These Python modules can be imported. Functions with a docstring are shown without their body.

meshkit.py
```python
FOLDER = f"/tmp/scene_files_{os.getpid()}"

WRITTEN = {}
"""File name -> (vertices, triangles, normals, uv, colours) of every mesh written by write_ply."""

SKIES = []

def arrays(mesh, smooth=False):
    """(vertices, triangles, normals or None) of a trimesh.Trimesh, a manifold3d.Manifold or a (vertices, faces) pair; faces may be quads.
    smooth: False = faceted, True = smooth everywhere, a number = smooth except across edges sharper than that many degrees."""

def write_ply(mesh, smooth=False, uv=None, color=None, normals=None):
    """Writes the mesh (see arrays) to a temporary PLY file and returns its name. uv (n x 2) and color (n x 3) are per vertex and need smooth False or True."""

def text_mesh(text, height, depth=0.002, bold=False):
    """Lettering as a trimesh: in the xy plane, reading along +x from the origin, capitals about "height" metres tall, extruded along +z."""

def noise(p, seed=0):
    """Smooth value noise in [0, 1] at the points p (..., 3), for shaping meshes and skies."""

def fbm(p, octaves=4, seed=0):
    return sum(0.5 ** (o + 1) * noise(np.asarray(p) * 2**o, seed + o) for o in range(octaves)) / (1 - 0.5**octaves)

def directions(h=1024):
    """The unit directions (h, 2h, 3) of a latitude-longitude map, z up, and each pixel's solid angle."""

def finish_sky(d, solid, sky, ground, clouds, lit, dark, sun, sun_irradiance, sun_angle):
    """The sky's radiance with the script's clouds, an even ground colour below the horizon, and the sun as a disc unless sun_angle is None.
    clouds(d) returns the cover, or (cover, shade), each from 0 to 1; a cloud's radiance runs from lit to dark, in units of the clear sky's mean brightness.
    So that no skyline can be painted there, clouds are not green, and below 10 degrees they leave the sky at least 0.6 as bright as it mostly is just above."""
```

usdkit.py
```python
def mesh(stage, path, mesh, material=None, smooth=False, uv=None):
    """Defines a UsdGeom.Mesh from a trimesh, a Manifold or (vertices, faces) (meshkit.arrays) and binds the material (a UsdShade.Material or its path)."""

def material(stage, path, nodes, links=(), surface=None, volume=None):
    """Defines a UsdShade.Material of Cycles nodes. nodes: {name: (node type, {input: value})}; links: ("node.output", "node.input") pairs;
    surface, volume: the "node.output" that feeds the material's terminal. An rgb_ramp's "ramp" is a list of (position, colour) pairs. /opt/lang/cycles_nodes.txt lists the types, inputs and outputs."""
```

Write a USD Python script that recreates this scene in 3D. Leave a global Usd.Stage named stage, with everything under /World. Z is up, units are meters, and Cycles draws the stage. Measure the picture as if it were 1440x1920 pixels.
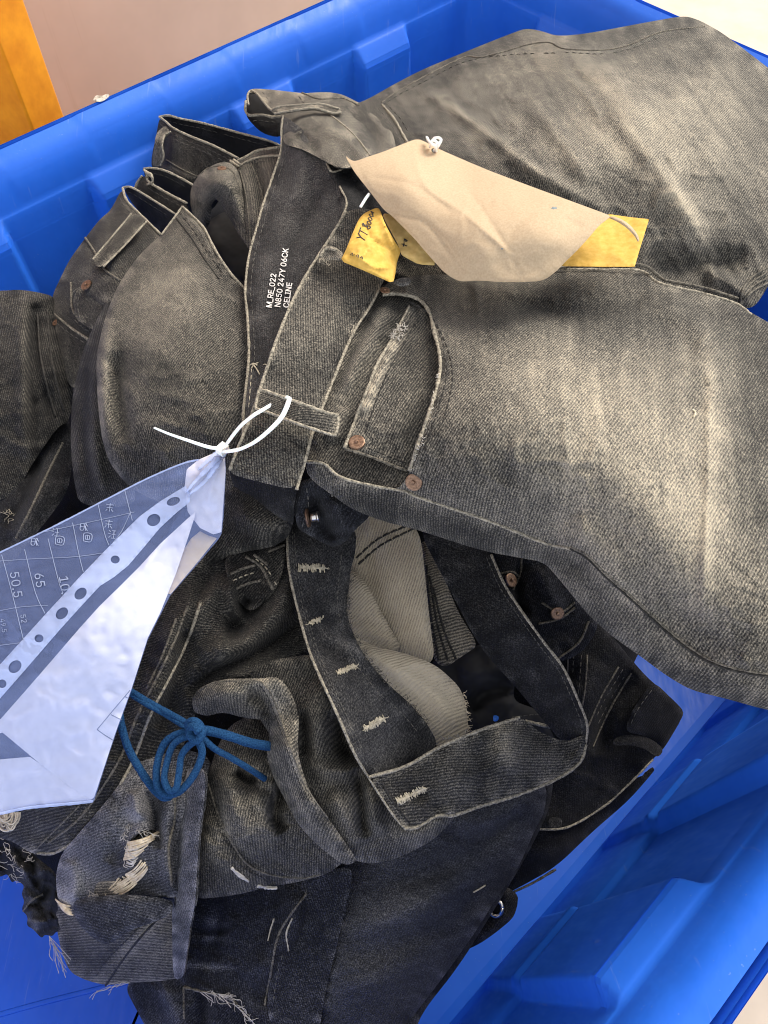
import math, random, numpy as np, trimesh, usdkit, meshkit
from pxr import Usd, UsdGeom, UsdLux, UsdShade, Gf, Sdf, Vt
from scipy.interpolate import RBFInterpolator
from scipy.spatial import Delaunay, cKDTree
import shapely
from shapely.geometry import Polygon, LineString

stage = Usd.Stage.CreateInMemory()
UsdGeom.SetStageUpAxis(stage, 'Z')
UsdGeom.Xform.Define(stage, '/World')
UsdGeom.Scope.Define(stage, '/World/Looks')
rnd = random.Random(7)

# ---------------------------------------------------------------- camera, sky, sun, exposure
CH, PITCH, F = 0.73, math.radians(57), 1500.0          # camera height, downward pitch, focal length in photo pixels (1440 wide)
cp, sp = math.cos(PITCH), math.sin(PITCH)
cam = UsdGeom.Camera.Define(stage, '/World/camera')
cam.CreateHorizontalApertureAttr(36.0); cam.CreateVerticalApertureAttr(48.0)
cam.CreateFocalLengthAttr(36.0 * F / 1440)
cam.CreateClippingRangeAttr(Gf.Vec2f(0.01, 100))
cam.AddTranslateOp().Set(Gf.Vec3d(0, 0, CH)); cam.AddRotateXOp().Set(90 - 57)
EXPOSURE = 1.15
cam.CreateExposureAttr(EXPOSURE)
SUN = np.array([0.50, 0.52, 0.70]); SUN /= np.linalg.norm(SUN)
SUN_EL, SUN_AZ = math.asin(SUN[2]), math.atan2(SUN[0], SUN[1])
sun = UsdLux.DistantLight.Define(stage, '/World/sun')
sun.CreateIntensityAttr(0.60); sun.CreateAngleAttr(34.0); sun.CreateColorAttr(Gf.Vec3f(1.0, 0.91, 0.78)); sun.CreateNormalizeAttr(True)
sun.AddRotateZOp().Set(-math.degrees(SUN_AZ)); sun.AddRotateXOp().Set(-(90 - math.degrees(SUN_EL)))
dome = UsdLux.DomeLight.Define(stage, '/World/sky')
usdkit.material(stage, '/World/Looks/sky_look', {
    'sky': ('sky_texture', {'sky_type': 'single_scattering', 'sun_disc': False, 'sun_elevation': SUN_EL, 'sun_rotation': SUN_AZ}),
    'tc': ('texture_coordinate', {}), 'n': ('noise_texture', {'scale': 2.2, 'detail': 5.0, 'roughness': 0.6}), 'cl': ('rgb_ramp', {'ramp': [(.30, (.35, .35, .35)), (.62, (.9, .9, .9))]}),
    'mx': ('mix', {'color2': (5.6, 5.5, 5.4)}),
    'bg': ('background_shader', {'strength': 0.118})}, [('tc.generated', 'n.vector'), ('n.fac', 'cl.fac'), ('cl.color', 'mx.fac'), ('sky.color', 'mx.color1'), ('mx.color', 'bg.color')], surface=None)
_m = UsdShade.Material.Get(stage, '/World/Looks/sky_look')
_m.CreateSurfaceOutput('cycles').ConnectToSource(UsdShade.Shader.Get(stage, '/World/Looks/sky_look/bg').CreateOutput('background', Sdf.ValueTypeNames.Token))
UsdShade.MaterialBindingAPI.Apply(dome.GetPrim()).Bind(_m)
dome.GetPrim().SetCustomDataByKey('kind', 'structure')

# ---------------------------------------------------------------- helpers
def at(x, y, z):
    """the point of the place that the photograph shows at pixel (x, y), at height z"""
    x, y, z = np.broadcast_arrays(np.asarray(x, float), np.asarray(y, float), np.asarray(z, float))
    dx, up = (x - 720) / F, (960 - y) / F
    dz = -sp + up * cp
    t = (z - CH) / dz
    return np.stack([dx * t, (cp + up * sp) * t, z], -1)

used = {}
def numbered(path):
    k = used.get(path, 0); used[path] = k + 1
    return path if k == 0 else f'{path}_{k:03d}'

class Thing:
    def __init__(s, name, label, cat, base, group=None, kind=None):
        s.base = np.array(base, float)
        s.path = numbered('/World/' + name)
        x = UsdGeom.Xform.Define(stage, s.path); x.AddTranslateOp().Set(Gf.Vec3d(*map(float, s.base)))
        s.prim = x.GetPrim()
        for k, v in (('label', label), ('category', cat), ('group', group), ('kind', kind)):
            if v: s.prim.SetCustomDataByKey(k, v)

def put(parent, name, v, f, mat, uv=None, wear=None, normals=None, label=None, kind=None, under=None, cl=None):
    """one Mesh prim; parent a Thing, under = path of a part"""
    path = numbered((under or parent.path) + '/' + name)
    v = np.asarray(v, float) - parent.base
    f = np.asarray(f, int)
    m = UsdGeom.Mesh.Define(stage, path)
    m.CreatePointsAttr(Vt.Vec3fArray.FromNumpy(v.astype(np.float32)))
    m.CreateFaceVertexCountsAttr(Vt.IntArray.FromNumpy(np.full(len(f), 3, np.int32)))
    m.CreateFaceVertexIndicesAttr(Vt.IntArray.FromNumpy(f.astype(np.int32).ravel()))
    m.CreateSubdivisionSchemeAttr('none')
    if normals is not None:
        m.CreateNormalsAttr(Vt.Vec3fArray.FromNumpy(normals.astype(np.float32))); m.SetNormalsInterpolation('vertex')
    pv = UsdGeom.PrimvarsAPI(m)
    if uv is not None:
        pv.CreatePrimvar('st', Sdf.ValueTypeNames.TexCoord2fArray, 'vertex').Set(Vt.Vec2fArray.FromNumpy(uv.astype(np.float32)))
    if wear is not None:
        pv.CreatePrimvar('wear', Sdf.ValueTypeNames.FloatArray, 'vertex').Set(Vt.FloatArray.FromNumpy(wear.astype(np.float32)))
    if cl is not None:
        pv.CreatePrimvar('cl', Sdf.ValueTypeNames.Float3Array, 'vertex').Set(Vt.Vec3fArray.FromNumpy(cl.astype(np.float32)))
    UsdShade.MaterialBindingAPI.Apply(m.GetPrim()).Bind(mat)
    if label: m.GetPrim().SetCustomDataByKey('label', label)
    if kind: m.GetPrim().SetCustomDataByKey('kind', kind)
    return path

def put_tm(parent, name, tm, mat, smooth=30, under=None, **k):
    v, f, n = meshkit.arrays(tm, smooth)
    return put(parent, name, v, f, mat, normals=n, under=under, **k)

def vnormals(v, f):
    n = np.zeros_like(v); c = np.cross(v[f[:, 1]] - v[f[:, 0]], v[f[:, 2]] - v[f[:, 0]])
    for k in range(3): np.add.at(n, f[:, k], c)
    return n / np.maximum(np.linalg.norm(n, axis=1, keepdims=True), 1e-12)

def vnoise(x, y, seed=0):
    """smooth value noise in [-1, 1]"""
    xi, yi = np.floor(x).astype(np.int64), np.floor(y).astype(np.int64)
    fx, fy = x - xi, y - yi
    fx, fy = fx ** 3 * (fx * (fx * 6 - 15) + 10), fy ** 3 * (fy * (fy * 6 - 15) + 10)
    def h(a, b):
        q = (a * 374761393 + b * 668265263 + seed * 1442695041) & 0x7fffffff
        q = ((q ^ (q >> 13)) * 1274126177) & 0x7fffffff
        return ((q ^ (q >> 16)) & 0xffff) / 32767.5 - 1
    return (h(xi, yi) * (1 - fx) + h(xi + 1, yi) * fx) * (1 - fy) + (h(xi, yi + 1) * (1 - fx) + h(xi + 1, yi + 1) * fx) * fy

def fbm2(x, y, seed=0, octaves=3):
    out = 0.0
    for k in range(octaves):                     # each octave turned, so that no grid shows
        c_, s_ = math.cos(.7 + 1.1 * k), math.sin(.7 + 1.1 * k); f = 1.93 ** k
        out = out + vnoise((x * c_ - y * s_) * f + 3.7 * k, (x * s_ + y * c_) * f, seed + 17 * k) * 0.5 ** k
    return out

def spline(pts, step=4.0, closed=False):
    """Catmull-Rom through the points, resampled evenly"""
    p = np.asarray(pts, float)
    if len(p) == 2:
        d = p
    else:
        q = np.vstack([p[-1], p, p[0], p[1]]) if closed else np.vstack([2 * p[0] - p[1], p, 2 * p[-1] - p[-2]])
        out = []
        for i in range(1, len(q) - 2):
            t = np.linspace(0, 1, 12, endpoint=False)[:, None]
            a, b, c, d_ = q[i - 1:i + 3]
            out.append(0.5 * (2 * b + (c - a) * t + (2 * a - 5 * b + 4 * c - d_) * t ** 2 + (3 * b - a - 3 * c + d_) * t ** 3))
        d = np.vstack(out + ([p[:1]] if closed else [p[-1:]]))
    L = np.r_[0, np.cumsum(np.linalg.norm(np.diff(d[:, :2], axis=0), axis=1))]
    n = max(2, int(L[-1] / step) + 1)
    s = np.linspace(0, L[-1], n)
    return np.stack([np.interp(s, L, d[:, k]) for k in range(d.shape[1])], 1)

def tube(pts, r, sides=6, rvar=0.0, closed=False, flat=1.0):
    p = np.asarray(pts, float); n = len(p)
    t = np.gradient(p, axis=0); t /= np.maximum(np.linalg.norm(t, axis=1, keepdims=True), 1e-12)
    up = np.array([0, 0, 1.0]); a = np.cross(t, up)
    bad = np.linalg.norm(a, axis=1) < 1e-3; a[bad] = [1, 0, 0]
    a /= np.linalg.norm(a, axis=1, keepdims=True); b = np.cross(a, t)
    r = np.broadcast_to(np.asarray(r, float), (n,)).copy()
    if rvar: r *= 1 + rvar * np.array([rnd.uniform(-1, 1) for _ in range(n)])
    ang = np.linspace(0, 2 * np.pi, sides, endpoint=False)
    v = (p[:, None] + r[:, None, None] * (np.cos(ang)[None, :, None] * a[:, None] + flat * np.sin(ang)[None, :, None] * b[:, None])).reshape(-1, 3)
    i, j = np.meshgrid(np.arange(n - 1), np.arange(sides), indexing='ij')
    q0, q1 = i * sides + j, i * sides + (j + 1) % sides
    f = np.concatenate([np.stack([q0, q1, q1 + sides], -1).reshape(-1, 3), np.stack([q0, q1 + sides, q0 + sides], -1).reshape(-1, 3)])
    c = len(v); v = np.vstack([v, p[0], p[-1]]); k = np.arange(sides); k2 = (k + 1) % sides; o = (n - 1) * sides
    f = np.vstack([f, np.stack([np.full(sides, c), k2, k], 1), np.stack([np.full(sides, c + 1), o + k, o + k2], 1)])
    return v, f[:, ::-1]

def join(parts):
    vs, fs, o = [], [], 0
    for v, f in parts:
        vs.append(v); fs.append(np.asarray(f) + o); o += len(v)
    return np.vstack(vs), np.vstack(fs)

def put_tubes(parent, name, tubes, mat, under=None, **k):
    v, f = join(tubes)
    return put(parent, name, v, f, mat, normals=vnormals(v, f), under=under, **k)

SCALE = 3300.0                                   # photo pixels per metre on the pile, for sizes given in pixels
class Cloth:
    """a piece of cloth: outline in photo pixels (x, y, roll in mm at that edge), a height field, folds, wear"""
    def __init__(s, pts, z, folds=(), noise=1.2, nscale=70, seed=None, pucker=(), smooth=2, creases=1.0, cdir=None):
        s.seed = seed if seed is not None else rnd.randrange(9999)
        p = np.array([(q[0], q[1], q[2] if len(q) > 2 else 1.0) for q in pts], float)
        for _ in range(smooth):
            q = np.roll(p, -1, 0); p = np.stack([0.8 * p + 0.2 * q, 0.2 * p + 0.8 * q], 1).reshape(-1, 3)
        s.outline = p
        s.noise, s.nscale = noise * 1e-3, nscale
        if np.ndim(z) == 0: s.rbf = None; s.z0 = float(z)
        else:
            z = np.array(z, float)
            s.rbf = RBFInterpolator(z[:, :2] / 100, z[:, 2], kernel='thin_plate_spline' if len(z) > 3 else 'linear', smoothing=1e-4)
        s.folds = [(spline(f[0], 6), f[1] * 1.4e-3, f[2], f[3] if len(f) > 3 else 'g') for f in folds]
        s.ncre = len(s.folds)
        if noise >= 1.0 and creases:
            r = random.Random(s.seed + 1); cd = cdir if cdir is not None else r.uniform(0, 180)
            pg = Polygon(p[:, :2]).buffer(0); x0, y0, x1, y1 = pg.bounds
            for _ in range(int(min(46, creases * pg.area / 3600 + 2))):
                x, y = r.uniform(x0, x1), r.uniform(y0, y1)
                if not pg.contains(shapely.Point(x, y)): continue
                an = math.radians(cd + r.gauss(0, 26)); L = r.uniform(30, 120); bend = r.uniform(-.25, .25) * L; c_, s_ = math.cos(an), math.sin(an)
                pl = [(x - c_ * L / 2, y - s_ * L / 2), (x - s_ * bend, y + c_ * bend), (x + c_ * L / 2, y + s_ * L / 2)]
                s.folds.append((spline(pl, 6), r.choice((-1, 1, 1)) * r.uniform(.5, 1.5) * 1e-3 * min(noise, 2) / 1.4, r.uniform(3.5, 9), r.choice('ge')))
        s.trees = [cKDTree(f[0][:, :2]) for f in s.folds]
        s.pucker = [(spline(q[0], 5), q[1] * 1e-3, q[2], q[3]) for q in pucker]
        s.ptrees = [cKDTree(q[0][:, :2]) for q in s.pucker]

    def z(s, x, y):
        x, y = np.asarray(x, float), np.asarray(y, float)
        xy = np.stack([x.ravel(), y.ravel()], -1)
        z = s.rbf(xy / 100) if s.rbf is not None else np.full(len(xy), s.z0)
        z = z + s.noise * fbm2(xy[:, 0] / s.nscale, xy[:, 1] / s.nscale, s.seed, 3) + s.relief(xy)
        for (pl, amp, w, kind), tr in zip(s.folds, s.trees):
            d, i = tr.query(xy)
            u = i / max(1, len(pl) - 1)
            taper = np.clip(np.minimum(u, 1 - u) * 5, 0, 1) ** 0.7 if kind != 's' else 1.0
            z += amp * (np.exp(-(d / w) ** 2) if kind in 'gs' else np.exp(-d / w)) * taper
        if s.noise >= 8e-4:
            if not hasattr(s, '_rt'): s._rb = s.boundary(3.0); s._rt = cKDTree(s._rb[:, :2])
            d, i = s._rt.query(xy)
            z += .0007 * np.exp(-(d / 13) ** 2) * vnoise(i * 3 / 15, i * 0 + .5, s.seed + 6)
        for (pl, amp, w, per), tr in zip(s.pucker, s.ptrees):
            d, i = tr.query(xy)
            z += amp * np.exp(-(d / w) ** 2) * vnoise(i * 5 / per, i * 0 + 0.5, s.seed + 5)
        return z.reshape(x.shape)

    def relief(s, xy):
        """fine crumpling: short ridges with softer hollows between"""
        if s.noise == 0: return 0.0
        wx = xy[:, 0] + 14 * vnoise(xy[:, 0] / 60, xy[:, 1] / 60, s.seed + 9); wy = xy[:, 1] + 14 * vnoise(xy[:, 0] / 60, xy[:, 1] / 60, s.seed + 8)
        r = (1 - np.abs(vnoise(wx / 52, wy / 34, s.seed + 41))) ** 3 * 2 - .7 + .5 * (1 - np.abs(vnoise(wx / 24, wy / 20, s.seed + 42))) ** 3
        m = np.clip(vnoise(wx / 120, wy / 120, s.seed + 43) + .25, 0, 1)
        return s.noise * (.55 * r * m + .22 * vnoise(wx / 13, wy / 13, s.seed + 44))

    def p(s, xy, dz=0.0):
        xy = np.asarray(xy, float)
        return at(xy[:, 0], xy[:, 1], s.z(xy[:, 0], xy[:, 1]) - s.drop(xy) + dz)

    def drop(s, xy):
        if not hasattr(s, '_rt'):
            b = s.boundary(3.0); s._rb = b; s._rt = cKDTree(b[:, :2])
        d, i = s._rt.query(xy); r = s._rb[i, 2]
        w = np.maximum(r * 1e-3 * SCALE, 1e-3)
        return r * 1e-3 * (1 - np.sqrt(np.clip(1 - (1 - np.minimum(d / w, 1)) ** 2, 0, 1)))

    def boundary(s, h):
        p = np.vstack([s.outline, s.outline[:1]])
        L = np.r_[0, np.cumsum(np.linalg.norm(np.diff(p[:, :2], axis=0), axis=1))]
        n = max(8, int(L[-1] / h)); t = np.linspace(0, L[-1], n, endpoint=False)
        return np.stack([np.interp(t, L, p[:, k]) for k in range(3)], 1)

    def build(s, parent, name, mat, wear=0.3, h=6.0, grain=20.0, blobs=(), streaks=(), edge=0.12, foldwear=0.10, slub=0.0, slub_dir=0.0,
              mott=0.06, thick=1.3, holes=(), label=None, under=None, skirt=True, kind=None):
        b = s.boundary(h)
        b[:, :2] += 1e-3 * np.array([[math.sin(7.1 * i), math.cos(5.3 * i)] for i in range(len(b))])
        poly = Polygon(b[:, :2]).buffer(0)
        if poly.geom_type != 'Polygon': poly = max(poly.geoms, key=lambda g: g.area)
        x0, y0, x1, y1 = poly.bounds
        gx, gy = np.meshgrid(np.arange(x0, x1, h), np.arange(y0, y1, h * 0.866))
        gx = gx + (np.arange(gx.shape[0]) % 2)[:, None] * h / 2
        g = np.stack([gx.ravel(), gy.ravel()], -1)
        g = g[shapely.contains_xy(poly.buffer(-0.55 * h), g[:, 0], g[:, 1])]
        pts = np.vstack([b[:, :2], g])
        hole_polys = [Polygon(hh) for hh in holes]
        if holes:
            hb = [np.array(spline(hh, h * 0.5, closed=True))[:-1] for hh in holes]
            keep = np.ones(len(pts), bool)
            for hp in hole_polys: keep &= ~shapely.contains_xy(hp.buffer(0.3 * h), pts[:, 0], pts[:, 1])
            pts = np.vstack([pts[keep]] + hb)
            hole_polys = [Polygon(q) for q in hb]
        tri = Delaunay(pts).simplices
        c = pts[tri].mean(1)
        ok = shapely.contains_xy(poly, c[:, 0], c[:, 1])
        for hp in hole_polys: ok &= ~shapely.contains_xy(hp, c[:, 0], c[:, 1])
        a = pts[tri]; area = np.abs((a[:, 1, 0] - a[:, 0, 0]) * (a[:, 2, 1] - a[:, 0, 1]) - (a[:, 1, 1] - a[:, 0, 1]) * (a[:, 2, 0] - a[:, 0, 0]))
        tri = tri[ok & (area > 0.02)]
        keep = np.unique(tri); remap = np.full(len(pts), -1); remap[keep] = np.arange(len(keep)); pts = pts[keep]; tri = remap[tri]
        z = s.z(pts[:, 0], pts[:, 1]) - s.drop(pts)
        P = at(pts[:, 0], pts[:, 1], z)
        n = vnormals(P, tri)
        view = np.array([0, 0, CH]) - P
        if (n * view).sum() < 0: tri = tri[:, ::-1]; n = -n
        # wear
        w = np.full(len(pts), float(wear) * 1.15 - .012)
        w += mott * fbm2(pts[:, 0] / 90, pts[:, 1] / 90, s.seed + 31, 4)
        for (bx, by, rx, ry, ang, amp) in blobs:
            ca, sa = math.cos(math.radians(ang)), math.sin(math.radians(ang))
            dx, dy = pts[:, 0] - bx, pts[:, 1] - by
            q = ((dx * ca + dy * sa) / rx) ** 2 + ((-dx * sa + dy * ca) / ry) ** 2
            w += amp * np.exp(-q)
        for (pl, amp, wd) in streaks:
            sl = spline(pl, 5); d, i = cKDTree(sl).query(pts); u = i / max(1, len(sl) - 1)
            w += amp * np.exp(-(d / wd) ** 2) * np.clip(np.minimum(u, 1 - u) * 4, 0, 1) * (0.75 + 0.25 * vnoise(i / 5.0, i * 0 + .5, s.seed + 3))
        for k, ((pl, amp, wd, kd), tr) in enumerate(zip(s.folds, s.trees)):
            d, i = tr.query(pts); w += (1 if k < s.ncre else .55) * np.sign(amp) * foldwear * np.exp(-(d / (0.6 * wd)) ** 2)
        for (pl, amp, wd, per), tr in zip(s.pucker, s.ptrees):
            d, i = tr.query(pts); w += 0.16 * np.exp(-(d / wd) ** 2) * (vnoise(i * 5 / per, i * 0 + .5, s.seed + 5) + 0.15)
        if s.noise > 0: w += 34 * s.relief(pts) * min(1.0, .4 + wear)
        if slub:
            ca, sa = math.cos(math.radians(slub_dir)), math.sin(math.radians(slub_dir))
            a_, b_ = pts[:, 0] * ca + pts[:, 1] * sa, -pts[:, 0] * sa + pts[:, 1] * ca
            w += slub * (fbm2(a_ / 150, b_ / 9, s.seed + 77, 2))
        if edge:
            d = cKDTree(b[:, :2]).query(pts)[0]; w += edge * np.exp(-(d / 7) ** 2) * (1 + .8 * vnoise(pts[:, 0] / 16, pts[:, 1] / 16, s.seed + 6)) + (.2 if s.noise >= 8e-4 else 0) * np.exp(-(d / 16) ** 2) * vnoise(s._rt.query(pts)[1] * 3 / 15, d * 0 + .5, s.seed + 6)
        # back side, along the normal
        Q = P - n * thick * 1e-3
        N = len(P)
        e = np.vstack([tri[:, [0, 1]], tri[:, [1, 2]], tri[:, [2, 0]]])
        key = np.sort(e, 1); _, inv, cnt = np.unique(key, axis=0, return_inverse=True, return_counts=True)
        be = e[cnt[inv.ravel()] == 1]
        ga = math.radians(grain)
        U = np.stack([P[:, 0] * math.cos(ga) + P[:, 1] * math.sin(ga), -P[:, 0] * math.sin(ga) + P[:, 1] * math.cos(ga)], 1)
        # rim: rolled edges carry on under the piece
        r = s._rb[s._rt.query(pts)[1], 2]
        cen = np.array(poly.representative_point().coords[0])
        bi = np.unique(be); loc = np.full(N, -1); loc[bi] = np.arange(len(bi))
        inner = pts[bi].copy()
        nb = np.zeros_like(inner); cnt2 = np.zeros(len(bi))
        # inward direction from triangles
        tc = pts[tri].mean(1)
        for k in range(3):
            sel = loc[tri[:, k]] >= 0
            np.add.at(nb, loc[tri[sel, k]], tc[sel] - pts[tri[sel, k]]); np.add.at(cnt2, loc[tri[sel, k]], 1)
        nb /= np.maximum(np.linalg.norm(nb, axis=1, keepdims=True), 1e-9)
        ext = np.where(r[bi] > 3, r[bi] * 0.9, 0.0) if skirt else np.zeros(len(bi))
        e1 = inner + nb * np.minimum(ext, 6)[:, None] * 0.5
        E = at(e1[:, 0], e1[:, 1], z[bi] - ext * 1e-3 - thick * 1e-3)
        rimA = P[bi] ; V = np.vstack([P, Q, rimA, E])
        o1, o2 = 2 * N, 2 * N + len(bi)
        i0, i1 = loc[be[:, 0]], loc[be[:, 1]]
        rim = np.vstack([np.stack([o1 + i1, o1 + i0, o2 + i0], 1), np.stack([o1 + i1, o2 + i0, o2 + i1], 1)])
        rim2 = np.vstack([np.stack([o2 + i1, o2 + i0, N + be[:, 0]], 1), np.stack([o2 + i1, N + be[:, 0], N + be[:, 1]], 1)])
        Fc = np.vstack([tri, tri[:, ::-1] + N, rim, rim2])
        nn = vnormals(V, Fc); nn[:N] = n; nn[N:2 * N] = -n
        uv = np.vstack([U, U, U[bi], U[bi] + 0.002]); wr = np.r_[w, w, w[bi], w[bi] - 0.1]
        s.path = put(parent, name, V, Fc, mat, uv=uv, cl=np.column_stack([V @ np.array([math.cos(ga), math.sin(ga), 0]), V @ np.array([-math.sin(ga), math.cos(ga), 0]), V[:, 2]]), wear=wr, normals=nn, label=label, under=under, kind=kind)
        return s.path

def sub(parent, surf):
    p = getattr(surf, 'path', None)
    return p if p and p.startswith(parent.path + '/') and p.count('/') == 3 else None

def cord(parent, name, surf, pl, mat, r=0.8, dz=0.3, step=5, under=None, rvar=0.18, **k):
    q = spline(pl, step); under = under or sub(parent, surf)
    if name in ('waist_edge', 'pocket_edge', 'fly_edge') and hasattr(surf, 'outline') and len(q) > 14:
        t = np.gradient(q, axis=0); t /= np.maximum(np.linalg.norm(t, axis=1, keepdims=True), 1e-9); nn = np.stack([-t[:, 1], t[:, 0]], 1)
        pg = Polygon(surf.outline[:, :2]).buffer(0); m = len(q) // 2
        sg = 1 if pg.contains(shapely.Point(*(q[m] + 9 * nn[m]))) else -1
        o = q + sg * 10 * nn; o = o[shapely.contains_xy(pg.buffer(-3), o[:, 0], o[:, 1])]
        if len(o) > 8: stitches(parent, 'edge_stitching', surf, o[::3], ST_MID, 7, 4, r=.24)
    return put_tubes(parent, name, [tube(surf.p(q, dz * 1e-3), r * 1e-3, 6, rvar)], mat, under=under, **k)

def stitches(parent, name, surf, pl, mat, length=8, gap=3, r=0.32, dz=0.15, under=None, skip=0.05, **k):
    q = spline(pl, 1.0); ts = []
    i = 0
    while i + length < len(q):
        if rnd.random() > skip:
            seg = q[[i, i + length // 2, i + length]]
            p = surf.p(seg, dz * 1e-3); p[1, 2] += 0.00025; p[0, 2] -= .0003; p[-1, 2] -= .0003
            ts.append(tube(p, r * 1e-3, 5))
        i += length + gap
    under = under or sub(parent, surf)
    return put_tubes(parent, name, ts, mat, under=under, **k)

def threads(parent, name, roots, mat, n=20, length=30, r=0.2, spread=40, direction=(0, 1), z=0.2, curl=12, under=None, **k):
    """frayed threads, each its own thin tube: roots = polyline in pixels, z = height or surface"""
    rp = spline(roots, 3); ts = []
    for _ in range(n):
        a = rp[rnd.randrange(len(rp))]; ang = math.atan2(direction[1], direction[0]) + math.radians(rnd.uniform(-spread, spread))
        L = length * rnd.uniform(0.4, 1.1); c = rnd.uniform(-curl, curl)
        t = np.linspace(0, 1, 11)
        c2, ph = rnd.uniform(.1, .35) * c, rnd.uniform(0, 6); bow = c * np.sin(t * 3) + c2 * (np.sin(t * 9 + ph) - math.sin(ph))
        x = a[0] + L * t * math.cos(ang) - bow * math.sin(ang); y = a[1] + L * t * math.sin(ang) + bow * math.cos(ang)
        zz = (z.z(a[0:1], a[1:2])[0] if hasattr(z, 'z') else z) + 0.001 + 0.003 * np.sin(t * 3) * rnd.random() - 0.002 * t
        ts.append(tube(at(x, y, zz), min(r, .24) * .8e-3 * rnd.uniform(0.6, 1.2), 5))
    return put_tubes(parent, name, ts, mat, under=under, **k)

def text_on(parent, name, surf, text, origin, along, height_px, mat, dz=0.5, bold=False, squeeze=1.0, mirror=False, under=None):
    tm = meshkit.text_mesh(text, 1.0, 0.02, bold=bold)
    tm = tm.subdivide_to_size(0.35) if len(tm.faces) < 6000 else tm
    v = np.array(tm.vertices); a = np.array(along, float); a /= np.linalg.norm(a)
    b = np.array([a[1], -a[0]]) * (-1 if mirror else 1)        # up, on a picture whose y runs down
    px = np.array(origin) + height_px * (v[:, :1] * a * squeeze + v[:, 1:2] * b)
    P = at(px[:, 0], px[:, 1], surf.z(px[:, 0], px[:, 1]) - surf.drop(px) + dz * 1e-3 + (v[:, 2] > 0.01) * 2e-4)
    return put(parent, name, P, np.array(tm.faces), mat, under=under or sub(parent, surf))
# ---------------------------------------------------------------- materials
def ramp_denim(tint=(1, 1, 1)):
    t = np.array(tint)
    return [(p, tuple(np.array(c) * t)) for p, c in ((0, (.0045, .0045, .005)), (.2, (.0125, .0124, .0128)), (.4, (.043, .0415, .039)), (.6, (.126, .118, .104)), (.8, (.27, .245, .203)), (1, (.44, .39, .305)))]

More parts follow.
